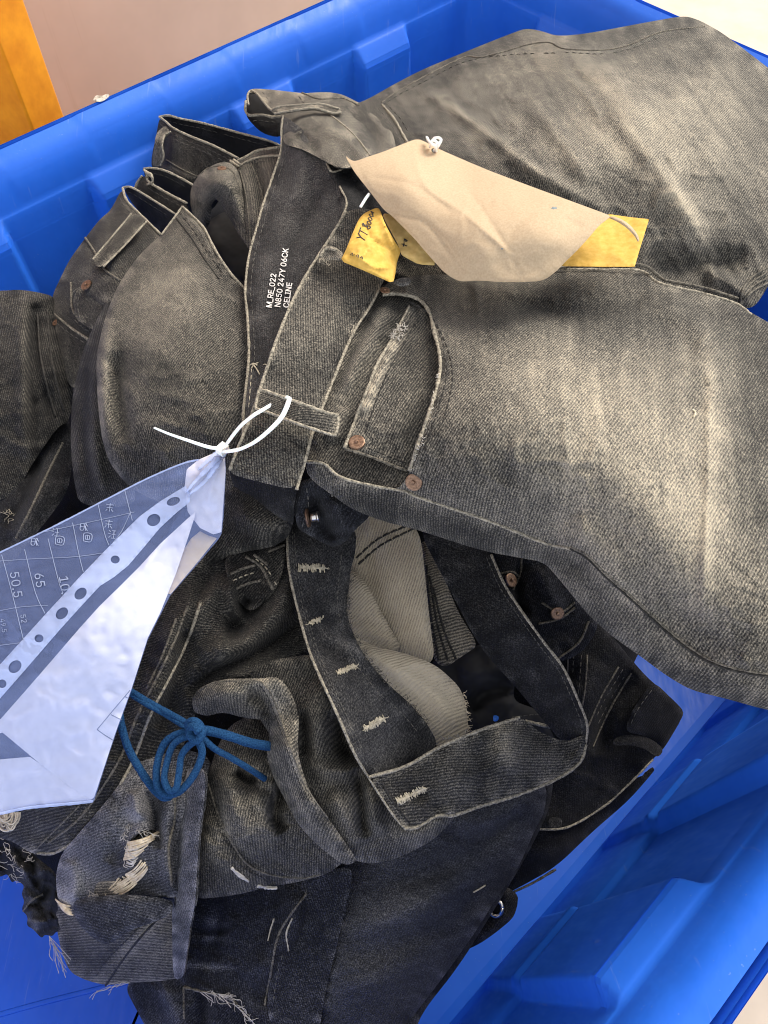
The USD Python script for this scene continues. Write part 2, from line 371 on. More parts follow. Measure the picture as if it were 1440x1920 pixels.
def denim(name, tint=(1, 1, 1), twill=0.24, speck=0.66, period=1.35, ang=58, bump=0.6, mottle=0.13, tb=0.3):
    sc = 2 * math.pi / (20 * period * 1e-3)
    return usdkit.material(stage, '/World/Looks/' + name, {
        'uv': ('attribute', {'attribute': 'cl'}),
        'w': ('attribute', {'attribute': 'wear'}),
        'rot': ('mapping', {'rotation': (0, 0, math.radians(ang))}),
        'tw': ('wave_texture', {'wave_type': 'bands', 'bands_direction': 'x', 'profile': 'sine', 'scale': sc, 'distortion': 2.2, 'detail': 2.0, 'detail_scale': 2.2}),
        'map2': ('mapping', {'rotation': (0, 0, math.radians(ang)), 'scale': (1500, 800, 1300)}),
        'sp': ('noise_texture', {'scale': 1.0, 'detail': 2.0, 'roughness': 0.7}),
        'map3': ('mapping', {'scale': (420, 60, 90)}),
        'sl': ('noise_texture', {'scale': 1.0, 'detail': 2.0}),
        'mo': ('noise_texture', {'scale': 45.0, 'detail': 4.0, 'roughness': 0.6}),
        'a1': ('math', {'math_type': 'multiply_add', 'value2': twill, 'value3': -0.5 * twill}),
        'a2': ('math', {'math_type': 'multiply_add', 'value2': speck * 2, 'value3': -speck}),
        'a3': ('math', {'math_type': 'multiply_add', 'value2': mottle * 2, 'value3': -mottle}),
        'a4': ('math', {'math_type': 'multiply_add', 'value2': 0.16, 'value3': -0.08}),
        's1': ('math', {'math_type': 'add'}), 's2': ('math', {'math_type': 'add'}), 's3': ('math', {'math_type': 'add'}), 's4': ('math', {'math_type': 'add'}),
        'r': ('rgb_ramp', {'ramp': ramp_denim(tint)}),
        'h': ('math', {'math_type': 'multiply_add', 'value2': tb}),
        'b': ('bump', {'strength': bump, 'distance': 0.0005}),
        'p': ('principled_bsdf', {'roughness': 0.85, 'specular_ior_level': 0.12, 'sheen_weight': 0.03, 'sheen_roughness': 0.6})},
        [('uv.vector', 'rot.vector'), ('rot.vector', 'tw.vector'), ('uv.vector', 'map2.vector'), ('map2.vector', 'sp.vector'), ('uv.vector', 'map3.vector'), ('map3.vector', 'sl.vector'),
         ('uv.vector', 'mo.vector'), ('tw.fac', 'a1.value1'), ('sp.fac', 'a2.value1'), ('mo.fac', 'a3.value1'), ('sl.fac', 'a4.value1'),
         ('w.fac', 's1.value1'), ('a1.value', 's1.value2'), ('s1.value', 's2.value1'), ('a2.value', 's2.value2'), ('s2.value', 's3.value1'), ('a3.value', 's3.value2'),
         ('s3.value', 's4.value1'), ('a4.value', 's4.value2'), ('s4.value', 'r.fac'),
         ('tw.fac', 'h.value1'), ('sp.fac', 'h.value3'), ('h.value', 'b.height'), ('r.color', 'p.base_color'), ('b.normal', 'p.normal')], surface='p.BSDF')

def noisy(name, c1, c2, scale=300, rough=0.8, spec=0.3, bump=0.2, bdist=0.0005, detail=4, lo=.35, hi=.65, metal=0.0, coat=0.0):
    return usdkit.material(stage, '/World/Looks/' + name, {
        'g': ('geometry', {}), 'n': ('noise_texture', {'scale': scale, 'detail': float(detail), 'roughness': 0.6}),
        'r': ('rgb_ramp', {'ramp': [(lo, c1), (hi, c2)]}), 'b': ('bump', {'strength': bump, 'distance': bdist}),
        'p': ('principled_bsdf', {'roughness': rough, 'specular_ior_level': spec, 'metallic': metal, 'coat_weight': coat})},
        [('g.position', 'n.vector'), ('n.fac', 'r.fac'), ('n.fac', 'b.height'), ('r.color', 'p.base_color'), ('b.normal', 'p.normal')], surface='p.BSDF')

D_WARM = denim('denim_washed_black', (1.0, .985, .95))
D_COOL = denim('denim_blue_black', (.90, .96, 1.18), speck=0.70, twill=0.15)
D_BLACK = denim('denim_black', (.85, .87, .95), speck=0.62, twill=0.06, mottle=0.14)
D_SMOOTH = denim('denim_stretch', (.86, .92, 1.12), twill=0.10, speck=0.5, period=1.0, mottle=0.05)
D_INSIDE = denim('denim_inside', (1.0, .97, .92), twill=0.34, speck=0.45, period=1.7, tb=1.0, ang=58, bump=0.8)
HEM = noisy('worn_hem', (.09, .083, .07), (.42, .38, .30), 800, 0.9, 0.15, 0.6)
HEM_DARK = noisy('hem_dark', (.03, .029, .027), (.21, .19, .155), 800, 0.9, 0.15, 0.6)
ST_DARK = noisy('stitch_dark', (.012, .012, .012), (.05, .047, .043), 500, 0.8, .2)
ST_MID = noisy('stitch_grey', (.05, .05, .05), (.16, .15, .13), 500, 0.8, .2)
ST_LIGHT = noisy('stitch_light', (.30, .27, .2), (.62, .55, .42), 500, 0.85, .2)
THREAD = noisy('loose_thread', (.38, .36, .33), (.62, .58, .52), 400, 0.85, .2)
THREAD_TAN = noisy('weft_thread', (.50, .40, .27), (.78, .68, .52), 300, 0.85, .2)
POCKETING = noisy('pocket_cotton', (.012, .012, .013), (.026, .026, .028), 60, 0.75, .25, 0.1)
COPPER = noisy('copper_rivet', (.13, .08, .055), (.30, .19, .13), 900, 0.40, .5, 0.3, 0.0002, metal=0.8)
STEEL = noisy('button_steel', (.55, .53, .5), (.75, .73, .7), 300, 0.25, .5, 0.05, metal=1.0)
KRAFT = noisy('kraft_card', (.40, .305, .20), (.47, .365, .25), 900, 0.9, .15, 0.3, 0.0003)
YELLOW = noisy('yellow_card', (.58, .36, .07), (.70, .45, .11), 320, 0.8, .2, 0.3, 0.0004)
YELLOW_PALE = noisy('pale_yellow_card', (.64, .46, .17), (.74, .55, .24), 320, 0.8, .2, 0.3, 0.0004)
INK = noisy('ink', (.02, .022, .03), (.05, .05, .06), 300, 0.6)
PRINT = noisy('white_print', (.72, .71, .68), (.85, .84, .8), 1500, 0.6, .3)
PAPER = noisy('white_paper', (.60, .58, .62), (.64, .62, .66), 220, 0.75, .2, 0.05, 0.0004)
LINE = noisy('printed_line', (.10, .10, .11), (.15, .15, .16), 300, 0.8)
PAPER_CREAM = noisy('cream_paper', (.46, .35, .19), (.56, .44, .26), 40, 0.75, .2, 0.15)
STRAP = usdkit.material(stage, '/World/Looks/nylon_tie', {'p': ('principled_bsdf', {'base_color': (.82, .81, .78), 'roughness': 0.35, 'subsurface_weight': 0.3, 'subsurface_scale': 0.002})}, surface='p.BSDF')
CORD = noisy('blue_cord', (.005, .028, .085), (.020, .074, .18), 1300, 0.95, .1, 0.9, 0.0009)

def film(name, haze, tint, rough=0.16, glossy=0.4):
    """thin plastic: clear, with a little milky scatter and a fresnel sheen"""
    return usdkit.material(stage, '/World/Looks/' + name, {
        'g': ('geometry', {}), 'mp': ('mapping', {'scale': (26, 150, 80), 'rotation': (0, 0, .75)}), 'n': ('noise_texture', {'scale': 1.0, 'detail': 3.0, 'roughness': 0.5}), 'bb': ('bump', {'strength': 0.10, 'distance': 0.0010}),
        'hz': ('math', {'math_type': 'multiply_add', 'value2': haze * 0.9, 'value3': haze * 0.55}),
        't': ('transparent_bsdf', {'color': (.97, .98, .995)}), 'd': ('diffuse_bsdf', {'color': tint}), 'gl': ('glossy_bsdf', {'roughness': rough, 'color': (glossy,) * 3}),
        'm1': ('mix_closure', {}), 'fr': ('layer_weight', {'blend': 0.10}), 'm2': ('mix_closure', {})},
        [('g.position', 'mp.vector'), ('mp.vector', 'n.vector'), ('n.fac', 'bb.height'), ('bb.normal', 'gl.normal'), ('n.fac', 'hz.value1'), ('hz.value', 'm1.fac'), ('t.BSDF', 'm1.closure1'), ('d.BSDF', 'm1.closure2'),
         ('fr.fresnel', 'm2.fac'), ('m1.closure', 'm2.closure1'), ('gl.BSDF', 'm2.closure2')], surface='m2.closure')
FILM = film('plastic_film', 0.075, (.34, .44, .85), rough=.24, glossy=.36)
FILM_STRIP = film('plastic_strip', 0.36, (.52, .62, .95))

def plastic(name, c1, c2, rough=0.46):
    return usdkit.material(stage, '/World/Looks/' + name, {
        'g': ('geometry', {}), 'n': ('noise_texture', {'scale': 9.0, 'detail': 5.0, 'roughness': 0.65}), 'n2': ('noise_texture', {'scale': 420.0, 'detail': 3.0}),
        'v': ('noise_texture', {'scale': 1.0, 'detail': 4.0, 'roughness': .7}), 'mp': ('mapping', {'scale': (160, 30, 30), 'rotation': (0, 0, .5)}),
        'r': ('rgb_ramp', {'ramp': [(.3, c1), (.7, c2)]}), 'rr': ('map_range', {'from_min': .35, 'from_max': .75, 'to_min': rough - .06, 'to_max': rough + .16}),
        'b': ('bump', {'strength': 0.10, 'distance': 0.0006}),
        'ms': ('mapping', {'scale': (240, 14, 20), 'rotation': (0, 0, -.75)}), 'ns': ('noise_texture', {'scale': 1.0, 'detail': 3.0, 'roughness': .6}), 'rs': ('rgb_ramp', {'ramp': [(.66, (0, 0, 0)), (.72, (.22, .22, .22))]}),
        'nd': ('noise_texture', {'scale': 700.0, 'detail': 1.0}), 'rd': ('rgb_ramp', {'ramp': [(.74, (0, 0, 0)), (.79, (.4, .4, .4))]}), 'ad': ('mix', {'mix_type': 'add', 'fac': 1.0}), 'mc': ('mix', {'color2': (.22, .32, .62)}),
        'p': ('principled_bsdf', {'specular_ior_level': 0.28, 'subsurface_weight': 0.0})},
        [('g.position', 'n.vector'), ('g.position', 'n2.vector'), ('g.position', 'mp.vector'), ('mp.vector', 'v.vector'), ('n.fac', 'r.fac'), ('v.fac', 'rr.value'), ('rr.result', 'p.roughness'),
         ('n2.fac', 'b.height'), ('b.normal', 'p.normal'), ('g.position', 'ms.vector'), ('ms.vector', 'ns.vector'), ('ns.fac', 'rs.fac'), ('g.position', 'nd.vector'), ('nd.fac', 'rd.fac'), ('rs.color', 'ad.color1'), ('rd.color', 'ad.color2'), ('ad.color', 'mc.fac'), ('r.color', 'mc.color1'), ('mc.color', 'p.base_color')], surface='p.BSDF')
BLUE = plastic('blue_plastic', (.014, .115, .60), (.022, .145, .70))
ORANGE = noisy('orange_paint', (.70, .225, .006), (.90, .34, .012), 34, 0.45, .4, 0.15, 0.001, detail=7)
WALL = usdkit.material(stage, '/World/Looks/wall_plaster', {
    'g': ('geometry', {}), 'n': ('noise_texture', {'scale': 6.0, 'detail': 6.0, 'roughness': 0.6}), 'mp': ('mapping', {'scale': (9, 9, .5)}), 'n2': ('noise_texture', {'scale': 2.0, 'detail': 5.0, 'roughness': .7}),
    'r': ('rgb_ramp', {'ramp': [(.3, (.60, .42, .31)), (.7, (.72, .51, .385))]}), 'r2': ('rgb_ramp', {'ramp': [(.64, (1, 1, 1)), (.76, (.86, .80, .72))]}),
    'mx': ('mix', {'mix_type': 'multiply', 'fac': 1.0}), 'p': ('principled_bsdf', {'roughness': 0.6})},
    [('g.position', 'n.vector'), ('g.position', 'mp.vector'), ('mp.vector', 'n2.vector'), ('n.fac', 'r.fac'), ('n2.fac', 'r2.fac'), ('r.color', 'mx.color1'), ('r2.color', 'mx.color2'), ('mx.color', 'p.base_color')], surface='p.BSDF')
FLOOR = noisy('floor_tile', (.40, .33, .25), (.48, .40, .31), 12, 0.5, .4, 0.1)
WHITE = noisy('white_board', (.86, .84, .80), (.92, .90, .87), 8, 0.6, .3, 0.1)
CONCRETE = noisy('rough_concrete', (.22, .18, .15), (.38, .33, .29), 90, 0.9, .2, 0.6, 0.003)
CHIP = noisy('paper_scrap', (.18, .16, .13), (.66, .62, .54), 240, 0.8, .2, 0.4)

# ---------------------------------------------------------------- the setting and the bin
UA, NA = np.array([.726, .687, 0]), np.array([.687, -.726, 0])
def un(u, n, z): return UA * u + NA * n + np.array([0, 0, z])
def box_un(u0, u1, n0, n1, z0, z1, bev=0.004):
    import manifold3d as m3
    c = m3.Manifold.batch_hull([m3.Manifold.sphere(bev, 12).translate((u, n, z)) for u in (u0 + bev, u1 - bev) for n in (n0 + bev, n1 - bev) for z in (z0 + bev, z1 - bev)])
    m = c.to_mesh(); v = m.vert_properties[:, :3]
    return v[:, :1] * UA + v[:, 1:2] * NA + v[:, 2:] * [0, 0, 1.0], m.tri_verts[:, ::-1]
def structure(name, v, f, mat):
    t = Thing.__new__(Thing); t.base = np.zeros(3); t.path = '/World'
    p = put(t, name, v, f, mat); stage.GetPrimAtPath(p).SetCustomDataByKey('kind', 'structure'); return p
GZ = -.11
structure('floor', [(-4, -4, GZ), (4, -4, GZ), (4, 4, GZ), (-4, 4, GZ)], [(0, 1, 2), (0, 2, 3)], FLOOR)
wb = Thing('white_board', 'blank white board lying in the light beyond the far right end of the bin', 'board', un(1.6, .2, GZ))
v, f = box_un(.86, 2.6, -.55, 1.6, GZ + .002, GZ + .03); put_tm(wb, 'board_panel', (v, f), WHITE)
wt = Thing('back_wall', 'pinkish beige wall with faint drip stains behind the far rim of the blue bin', 'wall', un(0, -.98, GZ))
v, f = box_un(-1.6, .92, -1.06, -.98, GZ + .001, 1.4); put_tm(wt, 'wall_face', (v, f), WALL)
pt = Thing('concrete_pillar', 'rough grey pillar edge at the end of the beige wall above the bin rim', 'pillar', un(1, -.96, GZ))
v, f = box_un(.925, 1.06, -1.05, -.955, GZ + .001, 1.4); put_tm(pt, 'pillar_shaft', (v, f), CONCRETE)
# orange post, two faces seen
ot = Thing('orange_post', 'bright orange painted steel post standing behind the left rim of the bin', 'post', (-.349, .752, GZ))
C0, R0 = np.array([-.349, .752]), np.array([-.332, .7875]); e1 = R0 - C0; e2 = np.array([-e1[1], e1[0]]) * 2.1
import manifold3d as m3
hull = m3.Manifold.batch_hull([m3.Manifold.sphere(.003, 12).translate((*(C0 + a * e1 + b * e2), z)) for a in (0, 1) for b in (0, 1) for z in (GZ + .004, 1.3)])
mm = hull.to_mesh(); put_tm(ot, 'post_shaft', (mm.vert_properties[:, :3], mm.tri_verts), ORANGE)
v, f = trimesh.creation.box((.16, .16, .006)).vertices + [*(C0 + .5 * e1 + .5 * e2), GZ + .004], trimesh.creation.box((.16, .16, .006)).faces
put(ot, 'base_plate', v, f, ORANGE)

bt = Thing('blue_bin', 'large blue moulded plastic bin with ribbed walls holding the jeans', 'bin', un(.12, -.3, GZ))
PROF = [(.006, .20), (.000, .285), (.000, .3265), (.0012, .3295), (.004, .3308), (.0075, .3302), (.014, .3270), (.0185, .3238), (.0225, .3185), (.0255, .311), (.0278, .302), (.0293, .293), (.0302, .2885), (.0315, .2865), (.0395, .16), (.0455, .064), (.0470, .0615), (.0500, .0575), (.0512, .0555), (.0545, .036), (.0620, -.063), (.0660, -.072), (.074, -.0745)]
U0, U1, N0, N1, RC = -.56, .80, -.685, .0998, .07
def rounded(d):
    """the rounded rectangle of the bin at depth d inside the rim: points and the along-wall coordinate"""
    return U0 + d, U1 - d, N0 + d, N1 - d, max(RC - d * .6, .02)
def sd_profile():
    # along-wall samples for each of the four straight walls and corners
    S = []
    def line(a, b, k, step=.0025):
        n = int(abs(b - a) / step) + 1
        for t in np.linspace(0, 1, n): S.append((k, a + (b - a) * t))
    line(U0 + RC, U1 - RC, 0); line(0, 1, 1, .07); line(N0 + RC, N1 - RC, 2); line(0, 1, 3, .07); line(U1 - RC, U0 + RC, 4); line(0, 1, 5, .07); line(N1 - RC, N0 + RC, 6); line(0, 1, 7, .07)
    return S
def sstep(x, a, b): t = min(1, max(0, (x - a) / (b - a))); return t * t * (3 - 2 * t)
def padf(s, w=.007):
    """1 inside a pad, along the wall"""
    q = (s - .085) % .1625
    return sstep(q, -.001, w) * (1 - sstep(q, .080 - w, .0805)) if q < .1 else 0.0
fine = []
for (d0, z0), (d1, z1) in zip(PROF[:-1], PROF[1:]):
    k = max(1, int(math.hypot(d1 - d0, z1 - z0) / .006))
    fine += [(d0 + (d1 - d0) * i / k, z0 + (z1 - z0) * i / k) for i in range(k)]
fine.append(PROF[-1])
extra = [(.0296, .2905), (.0306, .2880), (.0319, .280), (.0323, .275), (.0327, .270), (.0329, .2675), (.0331, .266), (.0333, .2645)]
fine = sorted(fine + extra, key=lambda q: (q[0]))
fine = [q for q in fine if q[1] < .33] if False else fine
S = sd_profile(); rows = []
for (d, z) in fine:
    row = []
    for k, s in S:
        dd, zz = d, z
        if k in (0, 4, 2, 6):
            m = padf(s)
            top = min(1, max(0, (.2915 - z) / .020))
            if z < .293: dd += m * top * (.0120 if z > .07 else .0090) * (1 if z > .05 else (.55 + .45 * sstep(z, .046, .05)) * sstep(z, -.074, -.056))
            if .0195 < d < .0285 and z > .29: dd += .0008 * sstep((s % .1625), .02, .028) * (1 - sstep((s % .1625), .10, .108))
            if .004 <= d <= .0225: zz -= .0006 * sstep((s % .1625), .02, .028) * (1 - sstep((s % .1625), .10, .108))
        u0, u1, n0, n1 = U0 + dd, U1 - dd, N0 + dd, N1 - dd
        R = RC
        if k == 0: p = (s, n0)
        elif k == 2: p = (u1, s)
        elif k == 4: p = (s, n1)
        elif k == 6: p = (u0, s)
        else:
            r = R - dd
            cu, cn, a0 = {1: (U1 - R, N0 + R, -90), 3: (U1 - R, N1 - R, 0), 5: (U0 + R, N1 - R, 90), 7: (U0 + R, N0 + R, 180)}[k]
            a = math.radians(a0 + 90 * s); p = (cu + r * math.cos(a), cn + r * math.sin(a))
        row.append(un(p[0], p[1], zz))
    rows.append(row)
rows = np.array(rows); nr, nc = rows.shape[:2]
def grid_faces(nr, nc, wrap=True):
    i, j = np.meshgrid(np.arange(nr - 1), np.arange(nc if wrap else nc - 1), indexing='ij'); j2 = (j + 1) % nc
    a, b, c, d = i * nc + j, i * nc + j2, (i + 1) * nc + j2, (i + 1) * nc + j
    return np.concatenate([np.stack([a, b, c], -1).reshape(-1, 3), np.stack([a, c, d], -1).reshape(-1, 3)])
v, f = rows.reshape(-1, 3), grid_faces(nr, nc)
# floor of the bin with a shallow cross of stiffening grooves, and the outside skirt
inner = rows[-1]; cen = inner.mean(0)
rings = [inner]
for t in (.15, .3, .45, .6, .75, .9):
    q = inner + (cen - inner) * t; q[:, 2] = -.0745; rings.append(q)
rings.append(np.repeat(cen[None], nc, 0) + (inner - cen) * .01)
fr = np.array(rings); vo = len(v)
v = np.vstack([v, fr.reshape(-1, 3)]); f = np.vstack([f, grid_faces(len(rings), nc) + vo])
def outer_ring(d, z):
    r = []
    for k, s in S:
        u0, u1, n0, n1 = U0 + d, U1 - d, N0 + d, N1 - d
        if k == 0: p = (s, n0)
        elif k == 2: p = (u1, s)
        elif k == 4: p = (s, n1)
        elif k == 6: p = (u0, s)
        else:
            cu, cn, a0 = {1: (U1 - RC, N0 + RC, -90), 3: (U1 - RC, N1 - RC, 0), 5: (U0 + RC, N1 - RC, 90), 7: (U0 + RC, N0 + RC, 180)}[k]
            a = math.radians(a0 + 90 * s); p = (cu + (RC - d) * math.cos(a), cn + (RC - d) * math.sin(a))
        r.append(un(p[0], p[1], z))
    return r
og = np.array([outer_ring(.066, GZ + .003), outer_ring(.050, GZ + .012), outer_ring(.022, .29), outer_ring(.006, .29), outer_ring(.004, .285)])
n = vnormals(v, f)
if n[(nr - 1) * nc][2] < 0: f = f[:, ::-1]
put_tm(bt, 'bin_wall', (v, f), BLUE, smooth=32)
fo = grid_faces(len(og), nc); put_tm(bt, 'outer_skirt', (og.reshape(-1, 3), fo), BLUE, smooth=30)
# groove line across the bin's floor
# scrap of paper stuck on the rim
ct = Thing('paper_scrap', 'torn whitish paper scrap stuck on the far rim of the bin', 'scrap', at(190, 182, .33))
q = Cloth([(174, 187), (180, 178), (190, 180), (203, 175), (206, 180), (198, 187), (188, 191), (178, 190)], .3318, noise=.5, nscale=8, smooth=1)
q.build(ct, 'scrap', CHIP, h=3, thick=.3)

v, f = join([tube(spline(np.array([at(-80, 1925, -.0744), at(80, 1880, -.0744), at(250, 1838, -.0744)]), .01), .0022, 8, flat=.3)]); put(bt, 'floor_rib', v, f, BLUE, normals=vnormals(v, f))
def rivet(parent, surf, x, y, r=.0047, name='rivet', mat=None, dz=.0006):
    """domed copper washer with a nub, lying on the cloth"""
    mat = mat or COPPER
    prof = np.array([(0, .0022), (.0008, .0021), (.0011, .0017), (.0012, .0009), (.0022, .0008), (.0038, .0011), (.0045, .0008), (.0047, .0), (.0040, -.0006), (0, -.0006)]) * (r / .0047)
    tm = trimesh.creation.revolve(prof[::-1], sections=24)
    P0 = surf.p([(x, y)], dz)[0]; e = surf.p([(x + 8, y), (x, y + 8), (x - 8, y), (x, y - 8)])
    nrm = np.cross(e[0] - e[2], e[1] - e[3]); nrm /= np.linalg.norm(nrm); nrm = nrm if nrm[2] > 0 else -nrm; nrm = nrm + [.1, 0, .6]; nrm /= np.linalg.norm(nrm)
    a = np.cross([0, 1, 0], nrm); a /= np.linalg.norm(a); b = np.cross(nrm, a)
    v = np.array(tm.vertices) @ np.array([a, b, nrm]) + P0
    tm2 = trimesh.Trimesh(v, tm.faces, process=False)
    if tm2.volume < 0: tm2.invert()
    return put_tm(parent, name, tm2, mat, smooth=40)

# ================================================================= the heap, from the bottom up
# ---- black jeans lying in the bottom of the bin
BB = Thing('black_jeans', 'plain black jeans pressed flat at the very bottom of the heap, glimpsed in its gaps', 'jeans', at(500, 1300, .0))
s = Cloth([(-60, 1010, 45), (140, 560, 45), (330, 330, 45), (640, 260, 45), (900, 330, 45), (1380, 640, 45), (1250, 1120, 45), (1100, 1420, 45), (930, 1640, 45), (760, 1860, 45), (560, 1975, 45), (300, 1850, 45), (110, 1700, 45), (-60, 1560, 45)],
          [(100, 1500, .12), (100, 800, .20), (400, 400, .24), (900, 400, .26), (1200, 900, .22), (900, 1500, .08), (500, 1850, .065), (500, 1100, .21), (300, 1500, .13), (1050, 1250, .15)], noise=4, nscale=110)
s.build(BB, 'leg_panel', D_BLACK, wear=.06, h=16, edge=0)

# ---- E: black jeans on the right side with double seams
E = Thing('black_jeans', 'near-black jeans with twin stitched seams, right of the open waistband, nearest the bin wall', 'jeans', at(1120, 1400, .13))
eH = Cloth([(880, 1480, 3), (1000, 1555, 1), (1062, 1553, 1), (1130, 1512, 1), (1174, 1475, 1), (1240, 1430, 2), (1180, 1500, 6), (1110, 1560, 8), (1042, 1626, 8), (966, 1668, 6), (900, 1700, 4), (820, 1640, 3)],
           [(880, 1500, .150), (1060, 1570, .130), (1180, 1490, .130), (960, 1660, .105), (1100, 1555, .112)], folds=[([(980, 1600), (1060, 1590), (1150, 1520)], 3, 22)], noise=1.5)
eH.build(E, 'hem_underside', D_BLACK, wear=.09, grain=50)
cord(E, 'hem_edge', eH, [(964, 1672), (1000, 1655), (1042, 1630)], HEM_DARK, r=.9)
eP = Cloth([(1000, 1110, 3), (1090, 1130, 3), (1130, 1170, 3), (1174, 1225, 4), (1213, 1270, 5), (1255, 1305, 5), (1284, 1334, 4), (1273, 1357, 4), (1245, 1404, 4), (1220, 1427, 3), (1176, 1474, 1.5), (1132, 1513, 1.5), (1064, 1552, 1.5), (1003, 1556, 1.5), (930, 1530, 3), (900, 1400, 3), (950, 1200, 3)],
           [(1000, 1130, .225), (1120, 1200, .215), (1284, 1334, .165), (1240, 1400, .150), (1130, 1510, .140), (1003, 1550, .150), (1100, 1330, .190), (950, 1400, .175)],
           folds=[([(1120, 1240), (1090, 1320), (1095, 1420), (1060, 1520)], 5, 30), ([(1190, 1260), (1140, 1330), (1125, 1420)], -6, 16), ([(1060, 1230), (1050, 1330), (1065, 1420)], -5, 18), ([(1240, 1330), (1190, 1370), (1150, 1400)], -5, 18)], noise=2,
           pucker=[([(1084, 1225), (1078, 1290), (1070, 1350)], 1.0, 8, 14), ([(1172, 1250), (1140, 1305), (1120, 1350), (1100, 1390)], 1.0, 8, 14)])
eP.build(E, 'leg_panel', D_BLACK, wear=.15, grain=60, edge=.05, foldwear=.04, blobs=[(1220, 1340, 60, 30, 40, .05), (1100, 1480, 60, 30, 0, .05)])
for pl in ([(1066, 1225), (1062, 1290), (1056, 1340)], [(1101, 1228), (1098, 1280), (1092, 1322)], [(1160, 1250), (1128, 1305), (1108, 1350), (1092, 1388)], [(1184, 1262), (1150, 1318), (1128, 1362), (1112, 1400)]):
    cord(E, 'seam', eP, pl, HEM_DARK, r=.7, dz=.2)
for pl in ([(1076, 1226), (1072, 1290), (1064, 1345)], [(1090, 1228), (1086, 1285), (1080, 1330)], [(1168, 1255), (1136, 1308), (1114, 1352)], [(1177, 1258), (1144, 1312), (1122, 1356)]):
    stitches(E, 'stitching', eP, pl, ST_MID, 8, 5)
cord(E, 'hem_edge', eP, [(1224, 1424), (1176, 1473), (1132, 1512), (1064, 1551), (1003, 1555)], HEM, r=.8)
eB = Cloth([(1150, 1384, 2), (1180, 1376, 2), (1216, 1382, 2), (1246, 1404, 2), (1234, 1422, 2), (1206, 1402, 2), (1176, 1396, 2), (1150, 1400, 2)], [(1150, 1390, .182), (1246, 1404, .158), (1190, 1385, .178)], noise=.5)
eB.build(E, 'belt_loop', D_BLACK, wear=.11, edge=.10)
eW = Cloth([(1170, 1372, 2), (1186, 1330, 2), (1218, 1284, 2), (1232, 1282, 2), (1282, 1334, 2), (1272, 1357, 2), (1245, 1402, 2), (1212, 1380, 2)], [(1170, 1372, .1875), (1218, 1284, .204), (1280, 1335, .171), (1245, 1400, .156)], noise=1)
eW.build(E, 'waistband', D_BLACK, wear=.13, edge=.10)
stitches(E, 'stitching', eW, [(1178, 1368), (1196, 1330), (1222, 1294)], ST_MID, 8, 5)
tab = Cloth([(1029, 1532), (1054, 1532), (1054, 1552), (1028, 1551)], .1545, noise=.3)
tab.build(E, 'belt_loop', D_BLACK, wear=.13, edge=.12)

# ---- grommet piece under E
G = Thing('black_garment', 'black cloth edge with a metal eyelet, squeezed beneath the smooth navy leg', 'garment', at(930, 1710, .09))
gP = Cloth([(860, 1640, 3), (930, 1650, 3), (972, 1676, 3), (970, 1700, 5), (962, 1722, 5), (928, 1750, 5), (896, 1772, 5), (830, 1800, 3), (800, 1720, 3)], [(860, 1640, .11), (970, 1690, .10), (900, 1770, .085), (820, 1790, .085)], folds=[([(950, 1660), (945, 1720), (900, 1760)], 3, 12)], noise=1.5)
gP.build(G, 'cloth_edge', D_BLACK, wear=.10)
a = np.linspace(0, 2 * np.pi, 25)
put_tubes(G, 'eyelet', [tube(gP.p(np.stack([930 + 12 * np.cos(a), 1703 + 15 * np.sin(a)], 1), .0015), .0014, 8)], STEEL)

# ---- small pieces seen in the gap under the top leg: jeans with rivets
K = Thing('dark_jeans', 'dark jeans with a riveted pocket corner, tucked between open waistband and the faded leg', 'jeans', at(1010, 1120, .22))
kP = Cloth([(880, 1000, 2), (1030, 1030, 2), (1100, 1110, 3), (1125, 1170, 4), (1100, 1215, 5), (1062, 1240, 5), (1035, 1235, 4), (980, 1200, 2), (930, 1130, 2)], [(900, 1010, .255), (1060, 1070, .255), (1110, 1170, .235), (1040, 1235, .225), (950, 1140, .245)],
           folds=[([(985, 1050), (970, 1100), (985, 1160)], -5, 10), ([(1010, 1060), (1030, 1110), (1060, 1160)], 4, 16)], noise=2)
kP.build(K, 'pocket_panel', D_COOL, wear=.16, grain=35, edge=.1)
for pl in ([(978, 1048), (976, 1075), (962, 1105)], [(938, 1076), (960, 1072), (975, 1082)], [(1016, 1130), (1050, 1148), (1078, 1130)], [(1010, 1170), (1050, 1160), (1078, 1140)], [(1104, 1165), (1085, 1205), (1045, 1236)]):
    cord(K, 'seam', kP, pl, HEM_DARK, r=.8)
rivet(K, kP, 958, 1088, .0050); rivet(K, kP, 1045, 1150, .0046)

